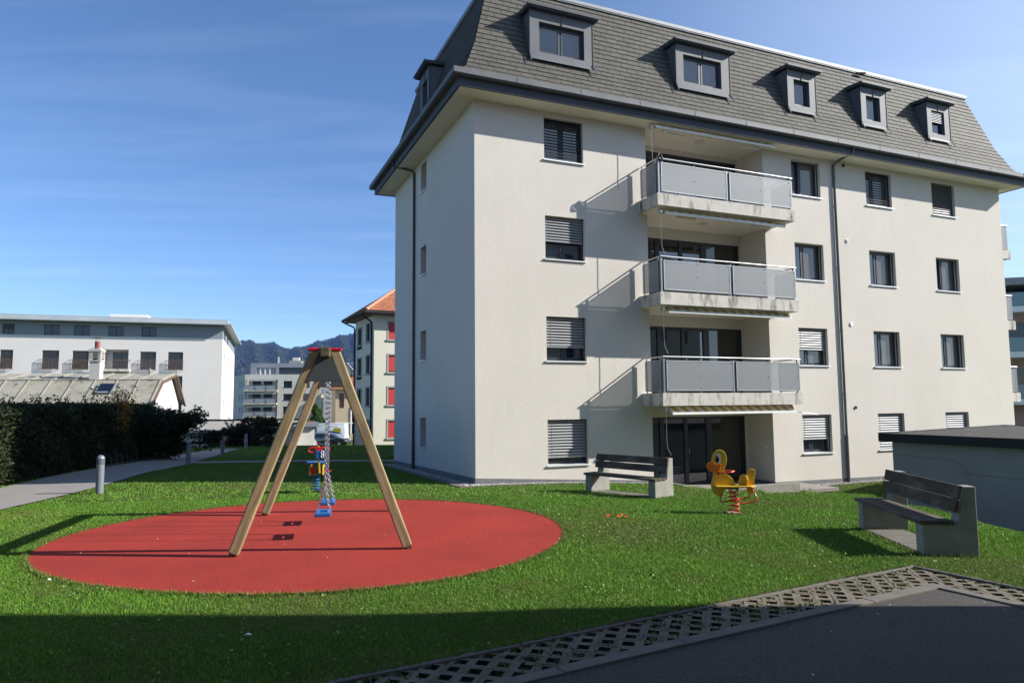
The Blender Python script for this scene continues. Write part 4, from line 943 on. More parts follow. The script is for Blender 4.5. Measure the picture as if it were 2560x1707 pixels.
r1 = mb.build('roof', mat('sheet_roof', (.38, .42, .44), .5, .2, col2=(.46, .49, .5), nscale=.8), b1)
MB().box(-12.6, -8.6, 3, 6, 11.95, 12.7).build('roof_box', m_b1, r1)
for a, b in AT: far_window(b1, lambda s, d, z: (s, d+.04, z), a, b, 9.84, 10.90, blind=random.choice([.5, .9, None]))
for a, b in [(3, 6), (9, 12)]: far_window(b1, lambda s, d, z: (-.04-d, s, z), a, b, 9.87, 10.88, n_=3)
for k in (0, 1, 2):
    for a, b in R1:
        fr = far_window(b1, T_f, a+.01, b-.01, 5.99-2.8*k, 8.07-2.8*k, d=.14, blind=random.choice([.5, .9, .35]), label='french window behind a dark bar railing' if k == 0 else None)
        if k == 0:
            mb = MB(); z0 = 6.02; mb.box(a-.2, b+.05, -.28, -.24, z0+1.0, z0+1.05); mb.box(a-.2, b+.05, -.28, -.24, z0-.02, z0+.03)
            x = a-.2
            while x < b+.03: mb.box(x, x+.025, -.27, -.25, z0, z0+1.02); x += .13
            for x in (a-.2, b+.03): mb.box(x, x+.025, -.27, 0, z0+1.0, z0+1.05); mb.box(x, x+.025, -.27, 0, z0-.02, z0+.03)
            mb.build('bar_railing', m_brown, fr)
for h in s1: far_window(b1, T1r, h[0], h[1], h[2], h[3], d=.2, n_=1, fm=m_slat)
fr = far_window(b1, lambda s, d, z: (s, d+1.5, z), -11.8, -10.1, 6.02, 8.0, d=.0)
mb = MB(); mb.box(-12.7, -9.7, -.9, 0, 5.75, 6.02); lb = mb.build('balcony', m_conc, b1)
mb = MB(); x = -12.7
while x < -9.72: mb.box(x, x+.025, -.88, -.86, 6.02, 7.05); x += .13
mb.box(-12.7, -9.7, -.89, -.85, 7.02, 7.08); mb.box(-12.7, -9.7, -.89, -.85, 6.08, 6.12)
for x in (-12.7, -9.73): mb.box(x, x+.03, -.88, 0, 7.02, 7.08)
mb.build('bar_railing', m_brown, lb)

# middle apartments with stacked balconies
b2 = thing('balcony_apartments', 'pale flat-roofed apartments with three long grey balconies and a dark set-back attic, in the distance', 'building', (-57.1, 149, 0), R(10))
W2 = 22; mb = MB(); wn = [(7.92, 9.7, z, z+1.38) for z in (5.6, 2.83, .12, -2.7)]+[(12.0, 13.4, z, z+1.38) for z in (5.6, 2.83, .12, -2.7)]
wall(mb, 0, W2, -4, 8.38, wn+[(0.25, 6.72, f, f+2.25) for f in (5.05, 2.28, -.5, -3.3)], .2)
def T2s(s, d, z): return (-.39*s+d*.92, .92*s+d*.39, z)
sw2 = [(a, a+.8, z, z+1.4) for a in (2.2, 4.4) for z in (5.5, 2.8, 0)]
mb.T = T2s; wall(mb, 0, 12, -4, 8.38, sw2, .2); mb.T = None
mb.box(.25, 6.72, 1.9, 2.0, -4, 7.5)
for f in (5.05, 2.28, -.5, -3.3):
    for x in (.25, 6.72): mb.quad((x, .2, f), (x, 1.9, f), (x, 1.9, f+2.25), (x, .2, f+2.25))
    mb.quad((.25, 0, f+2.25), (6.72, 0, f+2.25), (6.72, 1.9, f+2.25), (.25, 1.9, f+2.25)); mb.quad((.25, 0, f), (6.72, 0, f), (6.72, 1.9, f), (.25, 1.9, f))
mb.add([(0, 0, 8.38), (W2, 0, 8.38), (W2, 11, 8.38), (-4.68, 11, 8.38)], [(0, 1, 2, 3)]); mb.quad((W2, 0, -4), (W2, 11, -4), (W2, 11, 8.38), (W2, 0, 8.38))
mb.build('wall', m_b2, b2)
mb = MB(); wall(mb, .75, W2, 8.38, 10.9, [(1.9, 6, 8.45, 9.9), (6.6, 12, 8.45, 10.0)], .3, 2.0); mb.quad((.75, 2, 8.38), (-1.5, 8, 8.38), (-1.5, 8, 10.9), (.75, 2, 10.9)); mb.add([(.75, 2, 10.9), (W2, 2, 10.9), (W2, 9, 10.9), (-1.5, 9, 10.9)], [(0, 1, 2, 3)])
mb.box(1.9, 12, 2.3, 2.35, 8.4, 10.2); at = mb.build('attic_storey', m_b1g, b2)
MB().box(6.6, 12, 2.25, 2.29, 8.45, 10.0).build('glazing', m_frame, at)
for k in range(3): MB().box(2.6+k*1.0, 2.85+k*1.0, 2.2, 2.26, 8.5, 9.75).build('white_curtain', m_whitep, at)
MB().box(8.3, 11, 5, 8, 10.9, 11.65).build('roof_box', m_conc2, at); MB().box(9, 10.4, 5.6, 7.4, 11.65, 12.4).build('roof_vent', m_b2, at)
MB().cyl((6.2, 4, 10.9), (6.2, 4, 12.4), .18, 10).build('flue', m_rail, at)
mb = MB(); mb.box(0, 12.5, .1, .14, 8.85, 8.9); 
for k in range(10): mb.box(.3+k*1.3, .34+k*1.3, .1, .14, 8.38, 8.85)
mb.build('roof_railing', m_frame, at)
for f in (5.05, 2.28, -.5):
    mb = MB(); mb.box(-.1, 6.72, -1.1, 0, f-.28, f); sl = mb.build('balcony', m_conc, b2)
    mb = MB(); mb.box(0.0, 6.68, -1.08, -1.03, f+.05, f+.98); mb.box(0, .05, -1.03, 0, f+.05, f+.98); mb.build('railing_panel', m_perff, sl)
    mb = MB()
    for x in (0, 2.3, 4.6, 6.66): mb.box(x-.04, x+.04, -1.13, -1.08, f, f+1.02)
    mb.box(-.02, 6.72, -1.13, -1.08, f+1.0, f+1.06); mb.build('railing_post', m_post, sl)
    for a in (1.3, 3.6): far_window(b2, lambda s, d, z: (s, d+1.75, z), a, a+1.7, f+.02, f+2.0, d=.0, n_=3)
    MB().box(.55, .75, -.3, -.1, f, f+2.25).build('column', m_b1, b2)
    MB().box(.6, 6.5, -.9, -.75, f+1.95, f+2.1).build('awning_case', m_whitep, b2)
for h in wn: far_window(b2, T_f, h[0], h[1], h[2], h[3], n_=4, sill=True)
for h in sw2: far_window(b2, T2s, h[0], h[1], h[2], h[3], n_=1)
mb = MB(); mb.box(16, 20, -1.5, 0, 4.0, 4.3); mb.box(16, 20, -1.5, 0, 1.2, 1.5); mb.box(16, 20, -1.5, -1.45, 4.3, 5.2); mb.box(16, 20, -1.5, -1.45, 1.5, 2.4); mb.build('balcony', m_perff, b2)
MB().add([(16, -1.5, 4.0), (20, -1.5, 4.0), (20, -2.4, 3.3), (16, -2.4, 3.3)], [(0, 1, 2, 3)]).build('awning', m_awn, b2)

# pale block glimpsed between
b3 = thing('distant_apartments', 'narrow glimpse of a pale block with dark windows between the two white apartment buildings', 'building', (-73, 180, 0), R(5))
mb = MB(); wall(mb, -3, 9, -5, 8.5, [(1.2+k*2.4, 2.9+k*2.4, z, z+1.5) for k in range(3) for z in (5.3, 2.3, -.7)], .3); mb.quad((-3, 0, 8.5), (9, 0, 8.5), (9, 10, 8.5), (-3, 10, 8.5)); mb.build('wall', m_b2, b3)
for k in range(3):
    for z in (5.3, 2.3, -.7): far_window(b3, T_f, 1.2+k*2.4, 2.9+k*2.4, z, z+1.5)

# cream tower wall, villa with arched window, metal-roofed house
b4 = thing('cream_building', 'plain cream windowless-looking end wall behind the swing chains', 'building', (-31.3, 118, 0), R(4))
mb = MB(); wall(mb, -.6, 2, -4, 5.5, [(.9, 1.1, 2.2, 3.3)], .2); mb.box(-.6, 2, .3, 9, -4, 5.49); mb.box(-.6, -.55, 0, .3, -4, 5.5); mb.build('wall', m_b6, b4); MB().box(-.7, 2.1, -.1, 9.2, 5.5, 5.7).build('roof', m_garroof, b4)
b5 = thing('villa', 'beige villa with an arched window and small tiled roof, beyond the right swing leg', 'building', (-25.3, 100, 0), R(18))
mb = MB(); wall(mb, 0, 8, -3.4, 4.0, [(2.3, 3.3, -2.4, 1.3), (.5, 1.2, 1.3, 3.4), (5.0, 5.8, -2, 1)], .3); mb.box(-.02, 8, .31, 8, -3.4, 4.0); mb.quad((0, 0, -3.4), (0, .31, -3.4), (0, .31, 4), (0, 0, 4)); mb.build('wall', m_beige, b5)
mb = MB(); pts = [(2.3+.5+.62*math.cos(t), -.03, 1.3-.1+.62*math.sin(t)) for t in np.linspace(0, math.pi, 12)]; mb.tube([(3.42, -.03, -2.4)]+pts+[(2.18, -.03, -2.4)], .11, 6); mb.box(-.1, 8.1, -.08, 0, -.95, -.75); mb.build('arch_trim', m_b1, b5)
MB().box(2.3, 3.3, .2, .25, -2.4, 1.3).build('arched_window', m_glass2, b5); MB().box(.5, 1.2, .2, .25, 1.3, 3.4).build('shutter', m_brown, b5)
mb = MB(); mb.add([(-.8, -.8, 4.0), (8.8, -.8, 4.0), (8.8, 8.8, 4.0), (-.8, 8.8, 4.0), (3, 4, 6.1), (5, 4, 6.1)], [(0, 1, 5, 4), (1, 2, 5), (2, 3, 4, 5), (3, 0, 4), (0, 3, 2, 1)]); mb.build('roof', m_tile, b5)
b7 = thing('metal_roof_house', 'orange-beige house with dark standing-seam metal roof and blue solar panel', 'building', (-31.5, 125, 0), R(16))
mb = MB(); mb.box(-1, 14, 0, 9, -4, 7.0); mb.build('wall', mat('ochre_render', (.42, .22, .085), .95), b7)
for z in (4.9, 2.0): MB().box(1, 6, -.1, .0, z, z+1.2).build('window', m_glass2, b7); MB().box(.4, 9, -1.1, 0, z-1.1, z-.8).build('balcony', m_brown, b7)
mb = MB(); mb.add([(-2.5, -1.6, 7.0), (15, -1.6, 7.0), (15, 4.5, 9.6), (-.5, 4.5, 9.6), (15, 10, 7.0), (-2.5, 10, 7.0)], [(0, 1, 2, 3), (3, 2, 4, 5), (0, 3, 5)])
for k in range(17): mb.obox((-1.9+k*.9, -1.6, 7.06), (-1.9+k*.9+.2, 4.4, 9.60), .06, .1)
r7 = mb.build('roof', mat('seam_metal', (.11, .125, .12), .5, .3), b7)
mb = MB(); mb.add([(3.2, -.9, 7.42), (8, -.9, 7.42), (8, 3.9, 9.42), (1.9, 3.9, 9.42)], [(0, 1, 2, 3)]); mb.build('solar_panel', mat('solar', (.015, .03, .09), .15), r7)
mb = MB()
for k in range(5): z = 7.46+k*.49; y = -.9+k*1.18; mb.obox((3.2-k*.3, y, z), (8, y, z), .08, .03)
for k in range(4): mb.obox((3.3+k*1.5, -.9, 7.47), (2.0+k*1.9, 3.9, 9.47), .08, .03)
mb.build('panel_grid', m_whitep, r7)

# red-shutter house
b6 = thing('red_shutter_house', 'cream house with clay tiled hip roof and red window shutters', 'building', (-11.52, 58, 0), R(27))
W6, D6 = 14, 6.1
rw = [(1.25, 2.45, .40+2.78*k-.0-1.30*(k == 0)*0, 1.72+2.78*k) for k in range(-0, 4)]
rw = [(1.25, 2.45, z-1.42, z) for z in (8.66, 5.91, 3.18, .43)]; rw += [(a+3.6*k, b+3.6*k, c, d) for a, b, c, d in rw for k in (1, 2, 3)]
lw = [(1.28, 2.35, z-1.5, z) for z in (8.67, 5.92, 3.19, .45)]+[(3.9, 5.2, z-1.5, z) for z in (8.52, 5.83, 3.12)]
mb = MB(); wall(mb, 0, W6, -3, 9.25, rw, .2); mb.T = T_l; wall(mb, 0, D6, -3, 9.25, lw, .2); mb.T = None; mb.box(.5, W6, D6-.01, D6, -3, 9.25); mb.box(-.02, W6, -.02, 0, .42, .50) if False else None
mb.build('wall', m_b6, b6)
m_trim = mat('stone_trim', (.30, .31, .29), .9)
for T, hs_ in ((T_f, rw), (T_l, lw)):
    for a, b, c, d in hs_:
        mb = MB(T); mb.box(a-.13, a, -.035, .2, c, d); mb.box(b, b+.13, -.035, .2, c, d); mb.box(a-.13, b+.13, -.035, .2, d, d+.14); mb.box(a-.18, b+.18, -.12, .2, c-.14, c); mb.build('window_surround', m_trim, b6)
for a, b, c, d in rw: MB().box(a, b, .08, .12, c+(.10 if random.random() < .5 else .02), d).build('red_shutter', m_shut, b6)
for a, b, c, d in lw: far_window(b6, T_l, a, b, c, d, d=.12, n_=2)
for z in (8.52, 5.83, 3.12):
    for k in range(4): MB(T_l).box(3.95+k*.35, 4.02+k*.35, -.12, .0, z-1.85, z-1.6).build('sill_bracket', m_under, b6)
mb = MB(); e = .95; P_ = [(-e, -e, 9.42), (W6+e, -e, 9.42), (W6+e, D6+e+3, 9.42), (-e, D6+e, 9.42)]; mb.add(P_+[(p[0], p[1], 9.27) for p in P_], [(0, 1, 2, 3), (7, 6, 5, 4)]); mb.build('soffit', m_brown, b6)
mb = MB()
def tiles(p0, p1, q1, q0, nr):   # eave p0-p1, ridge q0-q1
    p0, p1, q0, q1 = map(Vector, (p0, p1, q0, q1)); nn = (p1-p0).cross(q0-p0).normalized(); nn = nn if nn.z > 0 else -nn
    for r_ in range(nr):
        a, b = p0.lerp(q0, r_/nr), p1.lerp(q1, r_/nr); c, d = p0.lerp(q0, (r_+1.1)/nr), p1.lerp(q1, (r_+1.1)/nr); n_ = max(1, int((b-a).length/.24))
        for k in range(n_):
            mb.cur = random.random(); x0, x1 = a.lerp(b, k/n_)+nn*.05, a.lerp(b, (k+.93)/n_)+nn*.05; y0, y1 = c.lerp(d, k/n_)+nn*.01, c.lerp(d, (k+.93)/n_)+nn*.01; mm = (x0+x1)/2+nn*.045; my = (y0+y1)/2+nn*.03
            mb.quad(x0, mm, my, y0); mb.quad(mm, x1, y1, my)
        mb.cur = .5
rz = 12.6; A0, A1, A2, A3 = (-e, -e, 9.5), (W6+e, -e, 9.5), (W6+e, 7.6, 9.5), (-e, 7.6, 9.5); Q0, Q1 = (3.6, 3.3, rz), (W6-3, 3.3, rz)
tiles(A0, A1, Q1, Q0, 18); tiles(A3, A0, Q0, Q0, 18)
mb.add([A0, A1, A2, A3, Q0, Q1], [(0, 1, 5, 4), (1, 2, 5), (2, 3, 4, 5), (3, 0, 4)])
r6 = mb.build('roof', m_tile, b6)
mb = MB(); a, b = Vector(A0), Vector(Q0)
for k in range(16): mb.cyl(a.lerp(b, k/16)+Vector((0, 0, .06)), a.lerp(b, (k+1.1)/16)+Vector((0, 0, .04)), .16, 8, .12)
mb.build('hip_tiles', mat('hip_tile', (.52, .27, .17), .8), r6)
mb = MB(); mb.box(-e-.14, W6+e, -e-.14, -e, 9.30, 9.50); mb.box(-e-.14, -e, -e, D6+e, 9.30, 9.50); mb.build('gutter', m_under, b6)
for pts in ([(-e-.06, .2, 9.3), (-.15, .35, 8.7), (-.1, .45, 8.4), (-.1, .45, -1.6)], [(-e-.06, D6+.6, 9.3), (-.15, D6+.02, 8.8), (-.1, D6-.05, 8.6), (-.1, D6-.05, -2)]):
    MB().tube(pts, .075, 8).build('downpipe', m_under, b6, smooth=True)

# old fibre-cement roofed house behind the hedge
b8 = thing('old_house', 'old white house with stained seamed grey knee roof behind the hedge', 'building', (-16.9, 33, 0), R(10.5))
mb = MB(); mb.box(-14, -.35, .15, 4.9, -1, 1.86); gp = [(.15, 1.86), (1.35, 2.95), (3.45, 3.30), (4.6, 2.85), (4.9, 1.86)]; gp = [(.15, -1), (.15, 1.86), (1.35, 2.93), (3.45, 3.30), (4.9, 1.9), (4.9, -1)]
mb.prism(gp, 0, -.35, -.25); mb.build('wall', m_b1, b8)
mb = MB(); kn = [(-.25, 1.84), (1.30, 3.02), (3.5, 3.42), (5.3, 1.85)]
for (y0, z0), (y1, z1_) in zip(kn[:-1], kn[1:]):
    mb.add([(-15, y0, z0), (-.05, y0, z0), (-.05, y1, z1_), (-15, y1, z1_), (-15, y0, z0+.06), (-.05, y0, z0+.06), (-.05, y1, z1_+.06), (-15, y1, z1_+.06)], [(3, 2, 1, 0), (4, 5, 6, 7), (0, 1, 5, 4), (1, 2, 6, 5), (2, 3, 7, 6), (3, 0, 4, 7)])
for k in range(16):
    x = -.12-k*.97
    for (y0, z0), (y1, z1_) in zip(kn[:-1], kn[1:]): mb.obox((x, y0, z0+.08), (x, y1, z1_+.08), .055, .06)
mb.box(-15, -.05, 1.26, 1.34, 3.06, 3.12); mb.box(-15, 0, -.12, -.08, 1.98, 2.00); mb.box(-15, 0, -.2, -.16, 1.93, 1.95)
r8 = mb.build('roof', m_oldroof, b8)
mb = MB(); mb.obox((0, -.3, 1.8), (0, 1.3, 2.99), .07, .10); mb.obox((0, 1.3, 2.99), (0, 3.5, 3.38), .07, .09); mb.obox((0, 3.5, 3.40), (0, 5.3, 1.8), .07, .09); mb.build('verge_board', m_brown, b8)
mb = MB(); mb.tube([(-15, -.33, 1.84), (.0, -.33, 1.82)], .06, 8); mb.build('gutter', m_brown, b8)
chx = -3.2
c_ = MB(); c_.box(chx-.23, chx+.23, 1.5, 1.95, 2.7, 4.0); cho = c_.build('chimney', m_b2, r8)
c_ = MB(); c_.box(chx-.27, chx+.27, 1.46, 1.99, 4.0, 4.07)
for k in range(3): c_.box(chx-.27, chx+.27, 1.46, 1.99, 4.17+k*.11, 4.21+k*.11)
for dx in (-.22, .22):
    for dy in (1.5, 1.95): c_.box(chx+dx-.05, chx+dx+.05, dy-.04, dy+.04, 4.07, 4.5)
c_.box(chx-.14, chx+.14, 1.6, 1.85, 4.07, 4.45); c_.box(chx-.30, chx+.30, 1.44, 2.02, 4.47, 4.58); c_.box(chx-.2, chx+.2, 1.5, 1.95, 4.58, 4.64); c_.build('chimney_head', m_conc, cho)
c_ = MB(); c_.cyl((chx, 1.72, 4.6), (chx, 1.72, 4.98), .11, 14); c_.build('flue', mat('rusty_flue', (.28, .06, .04), .7, col2=(.14, .04, .03), nscale=8), cho, smooth=True)
c_ = MB(); c_.lathe([(0, 5.22), (.18, 5.17)], (chx, 1.72, 0), 14)
for k in range(3): c_.cyl((chx+.1*math.cos(k*2.1), 1.72+.1*math.sin(k*2.1), 4.97), (chx+.1*math.cos(k*2.1), 1.72+.1*math.sin(k*2.1), 5.18), .008, 5)
c_.build('flue_cap', m_brown, cho)
mb = MB(); mb.obox((-2.35, .35, 2.42), (-2.35, .95, 2.88), .75, .1, (0, -.6, .8)); sk = mb.build('skylight', m_zincl, r8)
mb = MB(); mb.obox((-2.35, .40, 2.52), (-2.35, .88, 2.89), .62, .02, (0, -.6, .8)); mb.build('pane', m_glass, sk)
MB().lathe([(.06, 3.3), (.055, 3.55), (.09, 3.56), (.09, 3.62), (.04, 3.66), (.05, 3.72), (0, 3.74)], (-1.15, 3.0, 0), 12).build('roof_vent_pipe', m_conc2, r8, smooth=True)

# low flat garage across the lawn
b9 = thing('low_garage_row', 'long low garage with pale gravel flat roof beyond the far lawn', 'garage', (-26, 48.2, 0), R(2))
mb = MB(); mb.box(0, 9.2, 0, 9, -2.2, -.05); mb.build('wall', m_garwall, b9)
mb = MB(); mb.box(-.2, 9.4, -.25, 9.2, -.05, .13); mb.box(0, 9.2, .5, .6, .13, .16); mb.build('fascia', m_b1g, b9)
mb = MB(); mb.add([(-.15, -.2, .135), (9.35, -.2, .135), (9.35, 8.5, .55), (-.15, 8.5, .55)], [(0, 1, 2, 3)]); mb.build('roof_gravel', mat('pale_gravel', (.36, .34, .30), 1., col2=(.26, .25, .22), nscale=9, bump=.8, bscale=20, bdist=.05), b9)
MB().box(-.2, 9.4, 8.5, 8.8, .13, .70).build('parapet', m_under, b9)
MB().box(2.2, 5.6, -.03, 0, -1.25, -.42).build('lit_wall_patch', m_b1, b9)  # white slab put in for the lit part of the dark wall
b10 = thing('white_garage', 'small white rendered garage with dark flat roof, left of the parked van', 'garage', (-18.5, 56, 0), R(19))
mb = MB(); mb.box(0, 2.6, 0, 6, -3, .05); mb.build('wall', m_b1, b10); MB().box(-.2, 2.9, -.3, 6.3, .05, .38).build('roof', m_b1g, b10)
mb = MB()
for k in range(40):
    x, y, h = random.uniform(.3, 2.7), random.uniform(.2, 2), random.uniform(.05, .25); mb.add([(x, y, .38), (x+.12, y, .38), (x+.06, y, .38+h)], [(0, 1, 2)])
mb.build('roof_planting', mat('dry_plants', (.30, .15, .07), .9), b10)
# glass-balcony block at the right
b11 = thing('glass_balcony_block', 'white modern block with glass-fronted balconies at the right edge', 'building', (31.5, 50, 0), R(-12))
mb = MB(); mb.box(-2, 16, 0, 12, -2, 9.4); mb.build('wall', mat('pinkish_render', (.48, .36, .33), .9), b11)
m_bg = mat('balcony_glass', (.16, .27, .30), .1)
for z in (8.1, 5.0, 1.8):
    mb = MB(); mb.box(-2.2, 16.2, -2.1, 0, z-.40, z); sl = mb.build('balcony', m_whitep, b11)
    MB().box(-2.2, 16.2, -2.1, -2.06, z+.02, z+.95).build('glass_front', m_bg, sl)
    MB().box(-1.6, 14, -.05, 0, z+.05, z+2.2).build('window', m_glass2, b11)
MB().box(-2.6, 16.6, -2.6, 12.4, 9.5, 10.0).build('roof', m_zincl, b11)

# buildings outside the frame that shade the foreground and the far lawn
nb = thing('neighbouring_house', 'tall cream house whose shadow falls across the foreground lawn and asphalt', 'building', (9, 5.86, 0), R(-3))
mb = MB(); hs = [(2+3.5*k, 3.3+3.5*k, .9+2.8*j, 2.3+2.8*j) for k in range(8) for j in range(4)]
mb.T = lambda s, d, z: (s, -d, z); wall(mb, 0, 30, -2, 13.2, hs, .2); mb.T = None
mb.quad((0, 0, -2), (0, -14, -2), (0, -14, 13.2), (0, 0, 13.2)); mb.quad((30, 0, -2), (30, -14, -2), (30, -14, 13.2), (30, 0, 13.2)); mb.quad((0, -14, -2), (30, -14, -2), (30, -14, 13.2), (0, -14, 13.2)); mb.quad((0, 0, 13.2), (30, 0, 13.2), (30, -14, 13.2), (0, -14, 13.2)); mb.build('wall', m_b6, nb)
for h in hs: far_window(nb, lambda s, d, z: (s, -d, z), *h)
nb2 = thing('facing_house', 'white house with red shutters and clay roof facing the play lawn from the near side', 'building', (-17, -2.2, 0), R(-2))
mb = MB(); hs = [(2+3.6*k, 3.3+3.6*k, .9+2.8*j, 2.3+2.8*j) for k in range(6) for j in range(3)]; mb.T = lambda s, d, z: (s, -d, z); wall(mb, 0, 24, -2, 9, hs, .2); mb.T = None; mb.box(0, 24, -12, -.3, -2, 9); mb.build('wall', m_b1, nb2)
MB().add([(-1, 1, 9), (25, 1, 9), (25, -13, 9), (-1, -13, 9), (5, -6, 12.5), (19, -6, 12.5)], [(0, 1, 5, 4), (1, 2, 5), (2, 3, 4, 5), (3, 0, 4)]).build('roof', m_tile, nb2)
for h in hs: far_window(nb2, lambda s, d, z: (s, -d, z), *h); MB(lambda s, d, z: (s, -d, z)).box(h[1]+.05, h[1]+.6, -.06, -.01, h[2], h[3]).build('red_shutter', m_shut, nb2)
nb3 = thing('hidden_shade_block', 'unseen block added behind the main building to shade the far lawn', 'building', (-3, 30.5, 0), 0)  # unseen block, added to keep the far lawn in shade
mb = MB(); mb.box(0, 6, 0, 24, -2, 9.9); mb.build('wall', m_b2, nb3); MB().box(-.2, 6.2, -.2, 24.2, 9.9, 10.2).build('roof', m_zinc, nb3)

# ------------------------------------------------------------------ vehicles
def car(name, label, loc, rz, paint, L_, prof_, win, Wd=1.75, van=False):
    """prof_: side outline (x,z); x=0 rear bumper, x=L_ nose"""
    c = thing(name, label, 'van' if van else 'car', loc, rz, None if van else 'cars parked beyond the lawn')
    P = catmull(prof_, 4); n_ = len(P); vs = []; fs = []
    zs = max(z for x, z in P); belt = .55*zs if not van else .62*zs
    ws = [-1, -.94, 0, .94, 1]; lay = []
    for w_ in (-1., -.965, .965, 1.):
        for x, z in P:
            taper = 1-(.16 if not van else .05)*max(0, (z-belt)/(zs-belt)); k = 1 if abs(w_) < 1 else 0
            sx = 1 if k else .985; vs.append(((x-L_/2)*sx, w_*Wd/2*taper, z if k else z*.985+.012))
    for i in range(3):
        for k in range(n_): q = (k+1) % n_; fs.append((i*n_+k, i*n_+q, (i+1)*n_+q, (i+1)*n_+k))
    fs += [tuple(range(n_))[::-1], tuple(range(3*n_, 4*n_))]
    mb = MB(); mb.add(vs, fs); mb.build('body', paint, c, smooth=True)
    for poly in win:
        mb = MB()
        for sy in (-1, 1):
            q = []
            for x, z in poly: taper = 1-(.16 if not van else .05)*max(0, (z-belt)/(zs-belt)); q.append((x-L_/2, sy*(Wd/2*taper+.006), z))
            mb.add(q, [tuple(range(len(q)))])
        mb.build('side_window', m_glass2, c)
    for x in (.19*L_, .80*L_):
        for sy in (-1, 1):
            w_ = MB(); w_.cyl((x-L_/2, sy*(Wd/2-.2), .31), (x-L_/2, sy*(Wd/2+.01), .31), .31, 20); wh = w_.build('wheel', m_under, c)
            w_ = MB(); w_.cyl((x-L_/2, sy*(Wd/2+.0), .31), (x-L_/2, sy*(Wd/2+.02), .31), .2, 14); w_.build('rim', m_rail, wh)
    for sy in (-1, 1):
        MB().box(L_/2-.30, L_/2-.06, sy*Wd*.43-.16, sy*Wd*.43+.09*sy, .62, .74).build('headlight', m_whitep, c); MB().box(-L_/2+.0, -L_/2+.12, sy*Wd*.42-.1, sy*Wd*.42+.1, .75, .95).build('tail_light', m_red, c)
    return c
hatch = [(.05, .25), (.0, .6), (.08, .95), (.38, 1.40), (.9, 1.50), (1.8, 1.50), (2.5, 1.36), (3.2, 1.0), (3.9, .88), (4.25, .65), (4.3, .3), (3.9, .2), (2.1, .18), (.4, .2)]
car('parked_car', 'black hatchback parked in front of the white van, beyond the lawn', (-20.75, 80, -2.9), R(-4), mat('black_car_paint', (.008, .008, .012), .15, coat=1), 4.3, hatch, [[(.55, 1.0), (.75, 1.36), (1.5, 1.42), (1.5, 1.0)], [(1.58, 1.0), (1.58, 1.42), (2.3, 1.36), (2.95, 1.0)]])
car('parked_car', 'pale silver hatchback parked nearest the lawn, mostly behind the swing leg', (-22.3, 72, -3.05), R(176), mat('silver_car_paint', (.50, .53, .57), .25, .4, coat=1), 4.2, hatch, [[(.55, 1.0), (.75, 1.36), (1.5, 1.42), (1.5, 1.0)], [(1.58, 1.0), (1.58, 1.42), (2.3, 1.36), (2.95, 1.0)]])
vp = [(.0, .3), (.0, 1.2), (.06, 2.35), (.3, 2.48), (2.6, 2.48), (3.9, 2.44), (4.35, 2.1), (4.85, 1.35), (5.3, 1.1), (5.45, .75), (5.45, .3), (4.8, .22), (2.5, .2), (.5, .22)]
vn = car('delivery_van', 'white panel van with a blue and yellow side marking, parked behind the black car', (-23.5, 88, -3.0), R(180), mat('white_van_paint', (.66, .69, .74), .3, coat=.5), 5.4, vp, [[(3.5, 1.4), (3.5, 2.15), (4.05, 2.1), (4.5, 1.4)]], 1.95, True)
mb = MB(); mb.add([(-.15-2.0+.0, .990, 1.25), (-2.2, .990, 1.9), (-1.4, .990, 1.95), (-.9, .990, 1.4)], [(0, 1, 2, 3)]); mb.build('yellow_marking', mat('van_yellow', (.75, .60, .02), .5), vn)
mb = MB(); mb.add([(-2.15, .994, 1.2), (-2.15, .994, 1.32), (-.7, .994, 1.62), (-.2, .994, 1.25)], [(0, 1, 2, 3)]); mb.build('blue_marking', mat('van_blue', (.02, .12, .5), .5), vn)
mb = MB()
for k in range(7): mb.box(-1.0-k*.13, -.93-k*.13, .985, .993, 2.05, 2.15)
mb.build('lettering', mat('van_ink', (.02, .1, .35), .5), vn)

# ------------------------------------------------------------------ vegetation
def leaf_cards(P, size, cols, aspect=1.6, up=0.0):
    """leaf-sized quads at points P with random orientation"""
    n = len(P); d = RNG.normal(size=(n, 3)); d[:, 2] += up; d /= np.linalg.norm(d, axis=1)[:, None]
    e = RNG.normal(size=(n, 3)); e -= d*(e*d).sum(1)[:, None]; e /= np.linalg.norm(e, axis=1)[:, None]
    s = size*RNG.uniform(.6, 1.4, n)[:, None]
    V = np.stack([P-d*s*aspect*.5, P+e*s*.42, P+d*s*aspect*.5, P-e*s*.42], 1).reshape(-1, 3)
    F = np.arange(4*n).reshape(-1, 4); return V, F, np.repeat(cols, 4, 0)
def palette(n, cs, w_=None):
    cs = np.array(cs); i = RNG.choice(len(cs), n, p=w_); return cs[i]*RNG.uniform(.65, 1.35, (n, 1))
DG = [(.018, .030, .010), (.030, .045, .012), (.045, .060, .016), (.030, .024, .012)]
# hedge
hd = thing('hedge', 'tall dark clipped hedge running along the left side of the path', 'hedge', (-13.0, 17.5, 0))
n = 90000; yy = RNG.uniform(8, 29.3, n); base = -13.05-.17*(yy-17.5); side = RNG.random(n)
dx = np.where(side < .62, RNG.normal(0, .10, n), RNG.uniform(-1.25, .05, n)); hz = RNG.random(n)**.9
zg = np.interp(yy, [8, 16, 26, 30], [-.02, -.08, -.3, -.45]); top = 1.78+.03*np.sin(yy*1.7)+.02*np.sin(yy*5.3)
z = np.where(side < .62, zg+(top-zg)*hz, top+RNG.normal(0, .05, n)); bul = .16*np.sin(yy*2.2+hz*2)*np.sin(hz*5)
P = np.stack([base+dx+bul*(side < .62)-(-.0), yy, z], -1)
